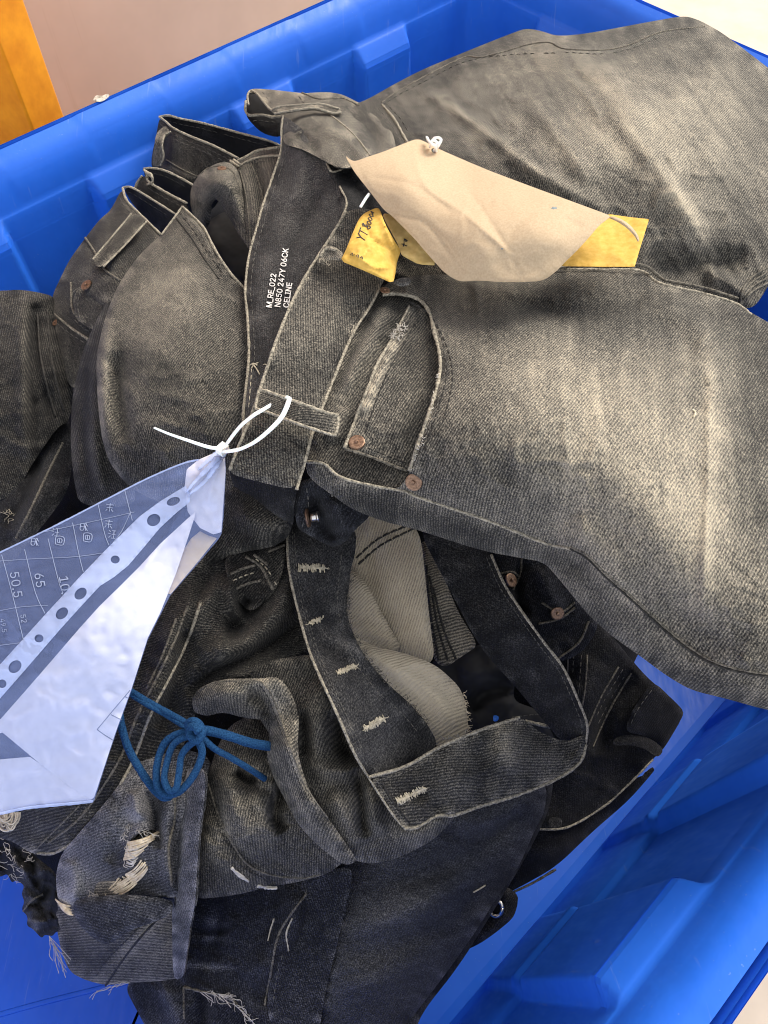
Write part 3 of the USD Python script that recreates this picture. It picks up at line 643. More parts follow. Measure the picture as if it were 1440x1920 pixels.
# ---- D2: smooth navy-black jeans at the bottom
D2 = Thing('dark_jeans', 'smooth blue-black stretch jeans below the open waistband, with one pale staple-like stitch', 'jeans', at(800, 1720, .15))
dU = Cloth([(790, 1900, 5), (860, 1812, 6), (930, 1700, 6), (985, 1610, 6), (1030, 1520, 6), (1040, 1450, 4), (960, 1440, 3), (880, 1600, 3), (760, 1800, 3), (700, 1960, 3), (770, 1960, 3)], [(790, 1900, .100), (930, 1690, .135), (1035, 1490, .165), (900, 1600, .15), (720, 1940, .10)], noise=1)
dU.build(D2, 'back_leg_panel', D_SMOOTH, wear=.22, grain=60, edge=.04)
dP = Cloth([(600, 1600, 2), (744, 1560, 2), (833, 1520, 2), (930, 1440, 2), (1000, 1440, 3), (1027, 1480, 8), (1020, 1525, 10), (1000, 1562, 10), (972, 1628, 10), (930, 1686, 10), (890, 1750, 10), (833, 1830, 10), (775, 1905, 10), (720, 1970, 8), (590, 1975, 3), (610, 1860, 3), (640, 1700, 2)],
           [(620, 1640, .175), (800, 1560, .205), (1000, 1460, .195), (1020, 1540, .175), (930, 1690, .150), (780, 1900, .115), (620, 1940, .125), (800, 1700, .185), (700, 1850, .155)],
           folds=[([(690, 1660), (790, 1640), (900, 1590), (990, 1510)], -4, 22), ([(640, 1790), (740, 1770), (850, 1720), (950, 1630)], -3.5, 24), ([(650, 1740), (760, 1715), (880, 1650)], 3, 26), ([(620, 1850), (720, 1830), (820, 1775)], 2.5, 26), ([(850, 1540), (930, 1540), (1000, 1490)], 4, 18), ([(820, 1560), (900, 1575), (990, 1520)], -3, 9)], noise=1.3, nscale=110)
dP.build(D2, 'front_leg_panel', D_SMOOTH, wear=.33, grain=80, edge=.04, foldwear=.03, slub=.03, slub_dir=-20, mott=.03)
cord(D2, 'seam', dP, [(900, 1560), (880, 1640), (850, 1700)], ST_DARK, r=.35) if False else None
put_tubes(D2, 'stitch', [tube(dP.p(spline([(888, 1673), (899, 1667), (910, 1660)], 3), .0008), .0005, 6)], ST_LIGHT)

# ---- D1: frayed dark leg, bottom left of centre
D1 = Thing('frayed_jeans', 'dark faded jeans with a frayed raw hem, below and right of the ripped pair', 'jeans', at(480, 1800, .14))
d0 = Cloth([(230, 1845, 3), (300, 1800, 3), (430, 1800, 3), (560, 1830, 3), (640, 1900, 3), (640, 1975, 3), (300, 1975, 4), (262, 1905, 6)], [(240, 1850, .105), (430, 1820, .125), (620, 1900, .115), (300, 1960, .09), (450, 1960, .10)], folds=[([(300, 1830), (330, 1900), (345, 1960)], 6, 22), ([(380, 1850), (385, 1960)], -5, 12)], noise=2)
d0.build(D1, 'inner_leg', D_COOL, wear=.20, grain=10, blobs=[(320, 1900, 40, 60, 0, .12)])
cord(D1, 'seam', d0, [(345, 1850), (345, 1910)], HEM_DARK, r=.8)
d1 = Cloth([(320, 1650, 2), (450, 1640, 2), (575, 1630, 2), (650, 1610, 2), (655, 1700, 3), (642, 1780, 3), (612, 1860, 3), (598, 1940, 3), (560, 1975, 3), (500, 1960, 2), (466, 1910, .8), (430, 1872, .8), (390, 1862, .8), (342, 1850, .8), (320, 1780, 2)],
           [(340, 1700, .165), (480, 1660, .185), (640, 1640, .190), (640, 1780, .160), (600, 1920, .130), (400, 1850, .138), (470, 1900, .130), (480, 1760, .160)],
           folds=[([(560, 1660), (545, 1740), (500, 1800), (460, 1840)], 7, 26), ([(420, 1690), (405, 1770), (370, 1840)], -4, 14), ([(600, 1700), (560, 1800), (500, 1880)], -5, 20), ([(360, 1740), (400, 1750), (440, 1735)], -2.5, 10)], noise=2, nscale=50)
d1.build(D1, 'outer_leg', D_COOL, wear=.15, grain=70, blobs=[(385, 1812, 46, 7, 5, .42), (395, 1760, 34, 6, 0, .3), (400, 1728, 24, 12, 10, .26), (375, 1780, 5, 50, 0, -.1), (410, 1780, 5, 50, 0, -.1), (500, 1690, 5, 60, 10, .1), (470, 1880, 50, 12, 35, .16), (370, 1790, 40, 50, 0, .05), (560, 1850, 60, 60, 0, .08)], edge=.08)
for pl, a_ in (([(502, 1764), (508, 1740), (514, 1722)], .5), ([(541, 1782), (537, 1750), (548, 1722)], .5)):
    put_tubes(D1, 'scratch_thread', [tube(d1.p(spline(pl, 4), .0004), .0005, 5, .4)], ST_LIGHT)
cord(D1, 'seam', d1, [(595, 1650), (545, 1715), (520, 1760), (505, 1840), (496, 1885)], HEM_DARK, r=.8)
cord(D1, 'raw_edge', d1, [(345, 1851), (390, 1862), (430, 1872), (462, 1905)], HEM_DARK, r=.7, rvar=.5)
threads(D1, 'frayed_thread', [(372, 1860), (405, 1862), (430, 1874), (460, 1905)], THREAD, n=34, length=38, spread=35, direction=(1, .55), z=d1, r=.25)
d2 = Cloth([(572, 1640, 2), (661, 1622, 2), (658, 1665, 2), (650, 1690, 1.5), (632, 1775, 1.5), (611, 1855, 1.5), (600, 1920, 1.5), (596, 1975, 2), (520, 1975, 2), (500, 1890, 2), (505, 1830, 2), (525, 1740, 2), (548, 1690, 2)],
           [(600, 1640, .198), (655, 1650, .200), (640, 1760, .178), (605, 1900, .145), (510, 1880, .138), (530, 1740, .165)], folds=[([(560, 1680), (535, 1760), (515, 1850)], 2.5, 12)], noise=1)
d2.build(D1, 'side_panel', D_COOL, wear=.20, grain=80, edge=.08)
stitches(D1, 'stitching', d2, [(575, 1670), (545, 1740), (522, 1820), (512, 1880)], ST_MID, 8, 5)

# ---- R: ripped jeans, bottom left
R = Thing('ripped_jeans', 'grey-blue ripped jeans with torn holes and tan weft threads, below the blue cord', 'jeans', at(220, 1680, .22))
r0 = Cloth([(-40, 1560, 3), (20, 1560, 3), (60, 1600, 3), (110, 1640, 3), (125, 1720, 3), (118, 1748, 2), (106, 1746, 2), (98, 1756, 2), (84, 1752, 2), (78, 1760, 2), (62, 1742, 2), (50, 1736, 3), (52, 1718, 2), (40, 1706, 2), (46, 1690, 3), (40, 1676, 2), (46, 1660, 2), (30, 1650, 2), (22, 1656, 2), (14, 1638, 2), (2, 1644, 2), (-40, 1650, 3)], [(-20, 1600, .16), (60, 1610, .17), (110, 1700, .16), (60, 1735, .135), (30, 1660, .145)],
           folds=[([(10, 1590), (50, 1650), (70, 1740)], 6, 14), ([(50, 1700), (75, 1690), (100, 1660)], -6, 8), ([(30, 1620), (60, 1640), (95, 1630)], 4, 7), ([(55, 1725), (80, 1728), (100, 1715)], 4, 7)], noise=3.6, nscale=18, creases=10)
r0.build(R, 'frayed_cuff', D_BLACK, wear=.10, edge=.12, h=3, mott=.14, foldwear=.2)
cord(R, 'raw_edge', r0, [(44, 1708), (58, 1690), (80, 1676)], HEM_DARK, r=.8)
threads(R, 'frayed_thread', [(5, 1575), (14, 1600), (18, 1640), (60, 1600)], THREAD, n=26, length=24, spread=170, direction=(0, 1), z=.175, curl=10)
threads(R, 'frayed_thread', [(92, 1755), (100, 1770), (106, 1790)], THREAD, n=16, length=55, spread=20, direction=(.42, 1), z=.15, curl=6)
r3 = Cloth([(104, 1690, 3), (150, 1650, 3), (260, 1650, 3), (360, 1640, 2), (368, 1690, 2), (356, 1737, 2), (350, 1790, 2), (343, 1833, 2), (300, 1840, 3), (250, 1842, 3), (200, 1848, 4), (160, 1838, 5), (130, 1822, 5), (114, 1780, 4), (106, 1740, 3)],
           [(110, 1700, .165), (180, 1700, .205), (340, 1690, .215), (345, 1825, .155), (200, 1840, .135), (130, 1815, .130), (250, 1760, .19)],
           folds=[([(150, 1740), (200, 1760), (250, 1720)], 4, 30), ([(180, 1845), (250, 1770), (320, 1700)], 2, 22)], noise=1.3)
r3.build(R, 'lower_leg', D_WARM, wear=.43, grain=-35, streaks=[([(330, 1690), (276, 1744), (236, 1794), (204, 1844)], .2, 8), ([(312, 1690), (258, 1744), (216, 1794), (186, 1840)], .16, 8)], blobs=[(170, 1790, 70, 40, 40, -.14), (235, 1760, 12, 80, 48, -.16), (300, 1790, 50, 60, 0, .04)], foldwear=.03)
cord(R, 'seam', r3, [(322, 1698), (270, 1750), (230, 1800), (198, 1848)], ST_DARK, r=.7)
stitches(R, 'stitching', r3, [(290, 1708), (240, 1760), (200, 1800), (176, 1836)], ST_DARK, 8, 4)
threads(R, 'frayed_thread', [(205, 1850), (240, 1844), (250, 1842)], THREAD, n=9, length=42, spread=20, direction=(-1, .3), z=r3, r=.25, curl=6)
r1 = Cloth([(150, 1560, 4), (210, 1490, 4), (250, 1430, 4), (290, 1420, 4), (330, 1400, 4), (400, 1420, 3), (385, 1490, 3), (376, 1560, 4), (370, 1630, 4), (366, 1690, 4), (330, 1682, 2), (260, 1684, 2), (200, 1682, 2), (160, 1690, 2), (135, 1700, 1), (108, 1690, 3), (104, 1640, 4), (115, 1600, 4)],
           [(150, 1570, .235), (250, 1450, .265), (390, 1430, .265), (370, 1600, .235), (360, 1685, .225), (200, 1680, .215), (110, 1680, .195), (240, 1580, .258), (110, 1620, .205)],
           folds=[([(330, 1450), (318, 1520), (312, 1600), (322, 1680)], 7.5, 14), ([(345, 1460), (352, 1560), (350, 1650)], 6.0, 17), ([(250, 1520), (228, 1570), (205, 1620)], -6.0, 19), ([(280, 1480), (290, 1530), (300, 1590)], -7.5, 10), ([(250, 1480), (262, 1540)], 6.0, 12), ([(130, 1610), (140, 1660), (135, 1690)], 4.5, 14)], noise=1.6,
           pucker=[([(325, 1430), (330, 1500), (320, 1570), (322, 1640)], .8, 6, 16)])
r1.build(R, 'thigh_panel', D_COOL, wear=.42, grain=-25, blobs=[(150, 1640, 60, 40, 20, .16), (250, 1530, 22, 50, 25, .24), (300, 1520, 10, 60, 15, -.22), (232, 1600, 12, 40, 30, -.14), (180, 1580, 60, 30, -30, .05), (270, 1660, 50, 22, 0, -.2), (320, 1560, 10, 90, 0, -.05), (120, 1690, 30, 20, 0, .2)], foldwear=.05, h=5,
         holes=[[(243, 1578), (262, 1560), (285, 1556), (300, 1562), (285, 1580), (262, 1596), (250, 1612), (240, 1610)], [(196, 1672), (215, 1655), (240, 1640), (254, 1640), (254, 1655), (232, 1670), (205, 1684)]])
cord(R, 'seam', r1, [(340, 1420), (326, 1470), (328, 1530), (316, 1590), (322, 1660)], HEM_DARK, r=.8)
rs = Cloth([(346, 1440, 3), (386, 1438, 4), (384, 1500, 4), (374, 1560, 4), (369, 1640, 4), (367, 1690, 4), (357, 1737, 3), (350, 1790, 2), (344, 1834, 1.5), (324, 1838, 1.5), (322, 1700, 3), (326, 1650, 3), (317, 1590, 3), (329, 1520, 3), (336, 1480, 3)], [(362, 1445, .279), (355, 1520, .268), (346, 1600, .253), (345, 1690, .236), (335, 1830, .168), (340, 1760, .208)], noise=1.2, nscale=50, cdir=85,
            folds=[([(352, 1450), (352, 1540), (342, 1620), (345, 1700)], 2.5, 12)])
rs.build(R, 'side_strip', D_COOL, wear=.40, grain=80, edge=.14, streaks=[([(338, 1480), (330, 1530), (318, 1590), (326, 1650)], .16, 6)])
cord(R, 'seam', rs, [(350, 1445), (340, 1482), (334, 1525), (322, 1592), (330, 1655), (328, 1700)], ST_DARK, r=.6)
# patch behind the two rips and its weft threads
r2 = Cloth([(180, 1700), (230, 1540), (310, 1530), (320, 1580), (270, 1690)], [(180, 1700, .2), (230, 1540, .242), (310, 1530, .245), (270, 1690, .21)], noise=1)
r2.build(R, 'pocket_lining', D_INSIDE, wear=.62, h=9)
def weft(parent, a0, a1, b0, b1, n, surf, mat, bow=6, wob=3):
    ts = []
    for i in range(n):
        t = i / (n - 1) + rnd.uniform(-.03, .03)
        A = np.array(a0) + (np.array(a1) - a0) * t; B = np.array(b0) + (np.array(b1) - b0) * t + [rnd.uniform(-wob, wob), rnd.uniform(-wob, wob)]
        u = np.linspace(0, 1, 7)[:, None]; d = B - A; nn = np.array([-d[1], d[0]]) / np.linalg.norm(d)
        q = A + d * u + nn * np.sin(u * 3.14) * rnd.uniform(.3, 1) * bow
        zz = surf.z(q[:, 0], q[:, 1]) + .0004 + .0022 * np.sin(u[:, 0] * 3.14) * rnd.uniform(.5, 1)
        ts.append(tube(at(q[:, 0], q[:, 1], zz), .00042 * rnd.uniform(.7, 1.3), 5))
    return put_tubes(parent, 'weft_threads', ts, mat, kind='stuff')
weft(R, (240, 1580), (232, 1612), (298, 1560), (262, 1600), 20, r1, THREAD_TAN, 5)
weft(R, (244, 1590), (236, 1622), (262, 1590), (252, 1616), 9, r1, THREAD, 8)
weft(R, (198, 1672), (206, 1684), (226, 1646), (236, 1676), 14, r1, THREAD_TAN, 3)
weft(R, (212, 1660), (222, 1680), (252, 1636), (256, 1656), 16, r1, THREAD_TAN, 3)
weft(R, (236, 1640), (250, 1660), (268, 1616), (276, 1628), 14, r1, THREAD_TAN, 4)
weft(R, (104, 1686), (118, 1706), (130, 1700), (136, 1716), 14, r1, THREAD_TAN, 4)
threads(R, 'frayed_thread', [(180, 1680), (195, 1682)], THREAD, n=8, length=22, spread=120, direction=(-1, .6), z=r1, curl=12)
threads(R, 'frayed_thread', [(236, 1545), (238, 1590), (234, 1615)], THREAD, n=34, length=14, spread=60, direction=(1, .3), z=r1, curl=5)
threads(R, 'frayed_thread', [(185, 1684), (215, 1652), (240, 1638)], THREAD_TAN, n=26, length=14, spread=50, direction=(.6, .8), z=r1, curl=4)
threads(R, 'frayed_thread', [(232, 1570), (240, 1545), (258, 1556), (300, 1565)], THREAD, n=30, length=16, spread=90, direction=(.3, 1), z=r1, curl=4, r=.2)
r4 = Cloth([(136, 1690, 4), (160, 1683, 5), (230, 1676, 5), (330, 1686, 3), (316, 1720, 2), (240, 1745, 3), (200, 1775, 5), (168, 1755, 6), (142, 1725, 6)], [(140, 1700, .215), (230, 1690, .235), (320, 1695, .226), (205, 1765, .212)], noise=1.2)
r4.build(R, 'folded_knee', D_COOL, wear=.27, grain=-45, edge=.06)

# ---- C: dark jeans with the outseam running under the sleeve
C = Thing('dark_jeans', 'dark grey jeans whose double-stitched seam runs down beside the plastic sleeve under the blue cord', 'jeans', at(300, 1300, .28))
c0 = Cloth([(-60, 1450, 3), (60, 1420, 3), (170, 1330, 3), (260, 1200, 3), (330, 1080, 3), (430, 1000, 3), (545, 990, 3), (560, 1120, 3), (600, 1230, 3), (500, 1270, 3), (420, 1300, 3), (360, 1340, 4), (340, 1420, 4), (300, 1440, 5), (250, 1470, 5), (205, 1530, 5), (160, 1580, 6), (104, 1600, 6), (60, 1602, 6), (20, 1575, 6), (-60, 1560, 4)],
           [(-40, 1540, .20), (60, 1580, .205), (170, 1550, .235), (250, 1440, .265), (330, 1200, .315), (430, 1040, .315), (540, 1030, .305), (450, 1250, .305), (340, 1400, .268), (560, 1220, .290), (160, 1450, .27)],
           folds=[([(420, 1080), (330, 1190), (290, 1300), (240, 1400)], 8.8, 23), ([(400, 1060), (370, 1130), (330, 1220)], -6.2, 14), ([(360, 1180), (330, 1290), (300, 1370)], -7.5, 16), ([(545, 1060), (520, 1150), (440, 1210), (370, 1230)], 11.2, 25), ([(470, 1120), (450, 1170), (420, 1180)], -12.5, 22), ([(430, 1080), (440, 1140), (470, 1175)], 8.8, 13), ([(560, 1170), (480, 1225), (400, 1260), (350, 1300)], -7.5, 9), ([(590, 1210), (500, 1250), (420, 1275)], 6.2, 13)], noise=2.2, nscale=60,
           pucker=[([(330, 1140), (290, 1230), (270, 1310), (225, 1420), (175, 1510), (110, 1580), (60, 1596)], 1.5, 11, 13)])
c0.build(C, 'leg_panel', D_WARM, wear=.25, grain=-30, foldwear=.07, blobs=[(420, 1180, 60, 40, 0, .1), (300, 1200, 16, 120, 25, -.05), (80, 1560, 80, 40, 0, .05)], h=5)
cord(C, 'seam', c0, [(376, 1130), (352, 1200), (318, 1270), (282, 1340), (252, 1420), (215, 1490), (176, 1548), (110, 1596), (70, 1600)], HEM, r=1.0)
cord(C, 'seam', c0, [(352, 1136), (326, 1204), (292, 1276), (256, 1346), (226, 1420), (186, 1486), (146, 1538), (92, 1580)], HEM_DARK, r=.8)
stitches(C, 'stitching', c0, [(364, 1130), (340, 1200), (306, 1270), (270, 1340), (238, 1420), (200, 1490), (160, 1546), (100, 1588)], ST_DARK, 9, 4)
cord(C, 'seam', c0, [(330, 1160), (304, 1230), (276, 1290)], HEM_DARK, r=.7)
cord(C, 'seam', c0, [(150, 1510), (110, 1550), (70, 1590)], HEM_DARK, r=.6)
c1 = Cloth([(400, 960, 3), (440, 900, 3), (540, 900, 3), (556, 960, 3), (540, 1010, 4), (510, 1026, 6), (460, 1034, 6), (420, 1046, 6), (360, 1090, 6), (330, 1110, 4), (370, 1000, 3)], [(400, 960, .335), (550, 920, .345), (540, 1010, .330), (420, 1040, .322), (340, 1100, .318), (470, 970, .345)], noise=1.5, folds=[([(440, 960), (500, 985), (550, 970)], 3, 20)])
c1.build(C, 'folded_front', D_WARM, wear=.24, grain=10, edge=.05)
c2 = Cloth([(420, 1040, 2), (535, 1018, 2), (534, 1050, 2), (528, 1080, 2), (512, 1115, 2), (470, 1150, 3), (440, 1120, 3), (424, 1080, 2)], [(430, 1050, .322), (530, 1040, .318), (470, 1140, .312)], noise=1.5, nscale=30, folds=[([(455, 1150), (462, 1135), (470, 1120)], -6, 8)])
c2.build(C, 'pocket_piece', D_WARM, wear=.22, grain=20, h=4)
for pl in ([(432, 1076), (456, 1066), (478, 1060)], [(442, 1104), (466, 1094), (490, 1088)], [(462, 1044), (490, 1064), (512, 1105)], [(476, 1040), (502, 1058)], [(503, 1034), (534, 1022)]):
    cord(C, 'seam', c2, pl, HEM_DARK, r=.9)
for pl in ([(438, 1088), (462, 1078), (484, 1072)], [(480, 1048), (500, 1066), (518, 1096)]):
    stitches(C, 'stitching', c2, pl, ST_LIGHT, 6, 5, r=.4)

# ---- J2: the jeans with the open button fly
J2 = Thing('open_fly_jeans', 'charcoal jeans with an unbuttoned fly and empty waistband gaping open, lower centre of the heap', 'jeans', at(700, 1350, .28))
# folded body: lower front, back panel and the rolled band with its seam
j0b = Cloth([(440, 1262, 3), (455, 1251, 4), (520, 1236, 5), (584, 1226, 5), (630, 1240, 3), (700, 1400, 3), (830, 1480, 3), (862, 1515, 6), (850, 1537, 10), (811, 1577, 11), (744, 1610, 11), (700, 1620, 10), (671, 1616, 8), (620, 1590, 3), (560, 1500, 3), (520, 1400, 3), (470, 1320, 3)],
           [(455, 1260, .306), (584, 1235, .312), (640, 1260, .298), (600, 1350, .302), (570, 1430, .284), (650, 1480, .276), (700, 1420, .262), (780, 1470, .252), (840, 1510, .255), (740, 1600, .236), (660, 1600, .240), (640, 1540, .266), (520, 1320, .300)],
           folds=[([(640, 1330), (640, 1380), (652, 1410), (670, 1425)], -13, 20), ([(575, 1420), (610, 1445), (655, 1442), (676, 1432)], 6, 16), ([(668, 1440), (678, 1500), (680, 1540), (686, 1570)], -10, 9), ([(690, 1450), (700, 1520), (716, 1570)], 5, 14), ([(590, 1270), (600, 1350), (585, 1420)], 4, 26), ([(566, 1330), (572, 1380), (570, 1420)], -9, 10), ([(620, 1480), (650, 1540), (672, 1590)], 5, 22), ([(740, 1560), (790, 1560), (840, 1525)], 4, 18)], noise=1.6, nscale=70)
j0b.build(J2, 'back_panel', D_WARM, wear=.40, grain=35, foldwear=.06, h=5, edge=.05, blobs=[(600, 1320, 30, 70, 0, .06), (760, 1570, 70, 30, 0, .04)])
j0 = Cloth([(405, 1405, 4), (430, 1360, 3), (470, 1340, 3), (520, 1360, 3), (560, 1450, 3), (620, 1540, 3), (660, 1600, 5), (640, 1620, 9), (611, 1640, 9), (555, 1655, 9), (500, 1663, 9), (458, 1675, 9), (415, 1682, 9), (364, 1686, 8), (368, 1636, 5), (374, 1563, 5), (383, 1505, 5), (391, 1449, 5)],
           [(400, 1410, .272), (470, 1350, .272), (560, 1450, .262), (640, 1600, .240), (600, 1640, .226), (500, 1655, .228), (368, 1680, .232), (385, 1500, .262), (440, 1520, .280), (500, 1590, .256), (470, 1420, .282), (430, 1600, .262)],
           folds=[([(440, 1444), (465, 1462), (484, 1462)], -13, 11), ([(540, 1460), (520, 1500), (514, 1530), (530, 1560)], -15, 15), ([(500, 1462), (516, 1480), (506, 1510), (506, 1540), (520, 1580)], 6, 11), ([(420, 1440), (440, 1500), (470, 1560), (520, 1610)], 5, 22), ([(395, 1460), (410, 1530), (440, 1590), (490, 1630)], -3, 9), ([(380, 1560), (420, 1620), (480, 1655)], 3, 14), ([(480, 1480), (490, 1530), (500, 1570)], 4, 16)], noise=1.6, nscale=60, creases=1.6,
           pucker=[([(393, 1470), (426, 1563), (461, 1618), (505, 1642), (563, 1649)], .7, 8, 14)])
j0.build(J2, 'front_panel', D_WARM, wear=.38, grain=50, foldwear=.07, h=4.5, edge=.05, blobs=[(470, 1440, 40, 20, 10, .07), (450, 1560, 40, 60, 30, .04), (520, 1640, 120, 18, -5, -.05)])
cord(J2, 'seam', j0, [(391, 1470), (405, 1515), (426, 1563), (461, 1618), (505, 1640), (563, 1647), (600, 1640)], HEM_DARK, r=.6)
stitches(J2, 'stitching', j0, [(385, 1480), (420, 1572), (456, 1626), (504, 1649)], ST_DARK, 8, 3)
j0a = Cloth([(359, 1315, 8), (366, 1298, 8), (380, 1286, 7), (418, 1273, 5), (461, 1272, 4), (493, 1272, 4), (517, 1268, 4), (537, 1284, 5), (552, 1312, 6), (562, 1350, 6), (558, 1384, 6), (560, 1420, 5), (572, 1461, 5), (584, 1490, 5), (613, 1531, 5), (636, 1563, 5), (671, 1613, 4), (655, 1622, 5), (639, 1619, 7), (593, 1583, 8), (560, 1548, 8), (534, 1499, 8), (511, 1455, 8), (499, 1414, 8), (508, 1365, 7), (505, 1350, 7), (461, 1347, 8), (418, 1335, 8), (388, 1343, 8), (364, 1336, 8)],
           [(360, 1318, .306), (418, 1278, .322), (493, 1276, .328), (537, 1290, .328), (560, 1360, .322), (572, 1461, .304), (613, 1531, .288), (665, 1612, .246), (640, 1616, .246), (593, 1580, .262), (534, 1499, .284), (500, 1410, .300), (505, 1350, .306), (418, 1332, .308), (430, 1305, .322), (530, 1400, .318), (570, 1500, .298)],
           folds=[([(440, 1274), (490, 1282), (512, 1310), (530, 1360), (548, 1420), (570, 1475), (600, 1520)], 2.2, 10), ([(470, 1300), (500, 1320), (505, 1350)], -5, 14), ([(520, 1420), (545, 1480), (580, 1540), (620, 1590)], 2, 14), ([(385, 1310), (430, 1300), (470, 1305)], 2, 14)], noise=1.2, nscale=50, pucker=[([(418, 1274), (490, 1282), (512, 1310), (530, 1360), (548, 1420), (572, 1475)], .6, 9, 13)])
j0a.build(J2, 'rolled_band', D_WARM, wear=.40, grain=25, foldwear=.06, h=4, edge=.06, streaks=[([(400, 1282), (470, 1275), (500, 1290), (522, 1340), (545, 1410), (572, 1478), (606, 1526)], .16, 7)])
cord(J2, 'seam', j0a, [(372, 1296), (400, 1280), (440, 1276), (478, 1276), (496, 1284), (510, 1306), (524, 1340), (536, 1376), (548, 1412), (560, 1444), (574, 1476), (598, 1512), (614, 1533)], HEM_DARK, r=.5)
stitches(J2, 'stitching', j0a, [(486, 1284), (502, 1306), (516, 1342), (530, 1380), (542, 1416), (554, 1450), (568, 1482)], ST_DARK, 8, 3)
for pl in ([(434, 1628), (448, 1640), (464, 1652)], [(484, 1660), (500, 1664), (520, 1664)]):
    put_tubes(J2, 'scratch_thread', [tube(j0.p(spline([(x + rnd.uniform(-2, 2), y + rnd.uniform(-2, 2)) for x, y in pl], 3), .0009), .0006, 5, .4) for _ in range(3)], THREAD)
# far side of the waist (inside face), pockets, light inside
jB = Cloth([(780, 985, 2), (860, 990, 2), (925, 1040, 1), (947, 1096, 1), (982, 1150, 1), (1022, 1206, 1), (1057, 1252, 1), (1086, 1315, 1.5), (1102, 1360, 2.5), (1098, 1400, 2.5), (1060, 1400, 2), (1010, 1340, 2), (960, 1280, 2), (900, 1215, 2), (840, 1100, 2)],
           [(790, 990, .285), (925, 1045, .292), (1022, 1206, .282), (1086, 1315, .262), (1100, 1395, .232), (900, 1215, .262), (1000, 1330, .222), (840, 1100, .275)], noise=1.5, pucker=[([(860, 1020), (920, 1120), (1000, 1250), (1060, 1350)], .9, 34, 26)])
jB.build(J2, 'inner_waistband', D_BLACK, wear=.19, grain=60, edge=.05, blobs=[(870, 1060, 20, 8, 10, .12), (1000, 1262, 14, 8, 40, .18), (1050, 1310, 10, 8, 0, .12)])
cord(J2, 'waist_edge', jB, [(921, 1040), (946, 1096), (981, 1150), (1021, 1206), (1056, 1252), (1085, 1315), (1101, 1360), (1097, 1402)], HEM, r=.9)
jPock = Cloth([(800, 1240), (850, 1230, 3), (905, 1205, 3), (940, 1215, 5), (966, 1275, 6), (962, 1315, 6), (1010, 1330, 3), (1050, 1400, 3), (960, 1420, 2), (850, 1420, 2), (820, 1330, 2)], [(850, 1240, .225), (940, 1220, .238), (960, 1310, .218), (900, 1380, .205), (1050, 1390, .20)], folds=[([(880, 1330), (910, 1300), (960, 1290)], -8, 14), ([(860, 1270), (900, 1260), (945, 1250)], 5, 20)], noise=2)
jPock.build(J2, 'pocket_bag', POCKETING, wear=0, h=6)
jI3 = Cloth([(790, 995, 2), (836, 1090, 2), (860, 1150, 2), (898, 1210, 2), (870, 1228, 2), (836, 1252, 2), (812, 1240, 2), (790, 1100, 2)], [(790, 1000, .272), (836, 1090, .268), (898, 1210, .248), (835, 1250, .24)], noise=1)
jI3.build(J2, 'inside_back', D_INSIDE, wear=.55, grain=-20, edge=0)
for pl in ([(806, 1080), (820, 1170), (842, 1246)], [(812, 1100), (832, 1180), (856, 1238)], [(800, 1060), (808, 1150), (824, 1244)]):
    stitches(J2, 'stitching', jI3, pl, ST_DARK, 16, 2, r=.8, skip=0)
jI1 = Cloth([(640, 960, 2), (700, 950, 2), (770, 975, 2), (790, 1010, 4), (798, 1090, 5), (806, 1165, 5), (816, 1240, 5), (780, 1250, 2), (700, 1200, 2), (640, 1150, 2)], [(660, 970, .292), (780, 990, .300), (800, 1120, .286), (814, 1240, .268), (700, 1160, .268), (650, 1080, .275)], folds=[([(690, 1000), (700, 1080), (745, 1190)], -3, 20)], noise=1.2)
jI1.build(J2, 'inside_front', D_INSIDE, wear=.90, grain=38, edge=0, foldwear=.04, mott=.04)
for pl in ([(668, 1046), (710, 1010), (765, 985)], [(672, 1058), (715, 1022), (778, 990)]):
    stitches(J2, 'stitching', jI1, pl, ST_DARK, 14, 2, r=.7, skip=0)
jI0 = Cloth([(640, 1060, 2), (668, 1070, 3), (690, 1100, 3), (722, 1160, 3), (757, 1222, 3), (700, 1230, 2), (650, 1190, 2)], [(650, 1070, .283), (690, 1100, .286), (757, 1222, .272), (660, 1190, .270)], noise=1)
jI0.build(J2, 'inside_fly', D_INSIDE, wear=.92, grain=5, edge=0, mott=.04)
jI2 = Cloth([(640, 1170, 2), (660, 1190, 4), (700, 1211, 5), (760, 1225, 5), (815, 1245, 5), (860, 1285, 5), (875, 1320, 4), (879, 1376, 2), (850, 1400, 2), (815, 1400, 2), (760, 1340, 2), (690, 1260, 2)], [(650, 1180, .290), (760, 1230, .288), (860, 1290, .272), (878, 1376, .252), (820, 1390, .248), (700, 1260, .280)], folds=[([(680, 1220), (750, 1260), (820, 1310), (850, 1370)], 3.5, 16)], noise=1)
jI2.build(J2, 'inside_flap', D_INSIDE, wear=.98, grain=-8, edge=.05, mott=.03)
threads(J2, 'frayed_thread', [(868, 1300), (876, 1340), (877, 1372)], THREAD_TAN, n=24, length=9, spread=50, direction=(1, .2), z=jI2, curl=2, r=.2)
threads(J2, 'frayed_thread', [(820, 1388), (850, 1384), (876, 1374)], THREAD, n=18, length=12, spread=60, direction=(-.2, -1), z=jI2, curl=3, r=.25)
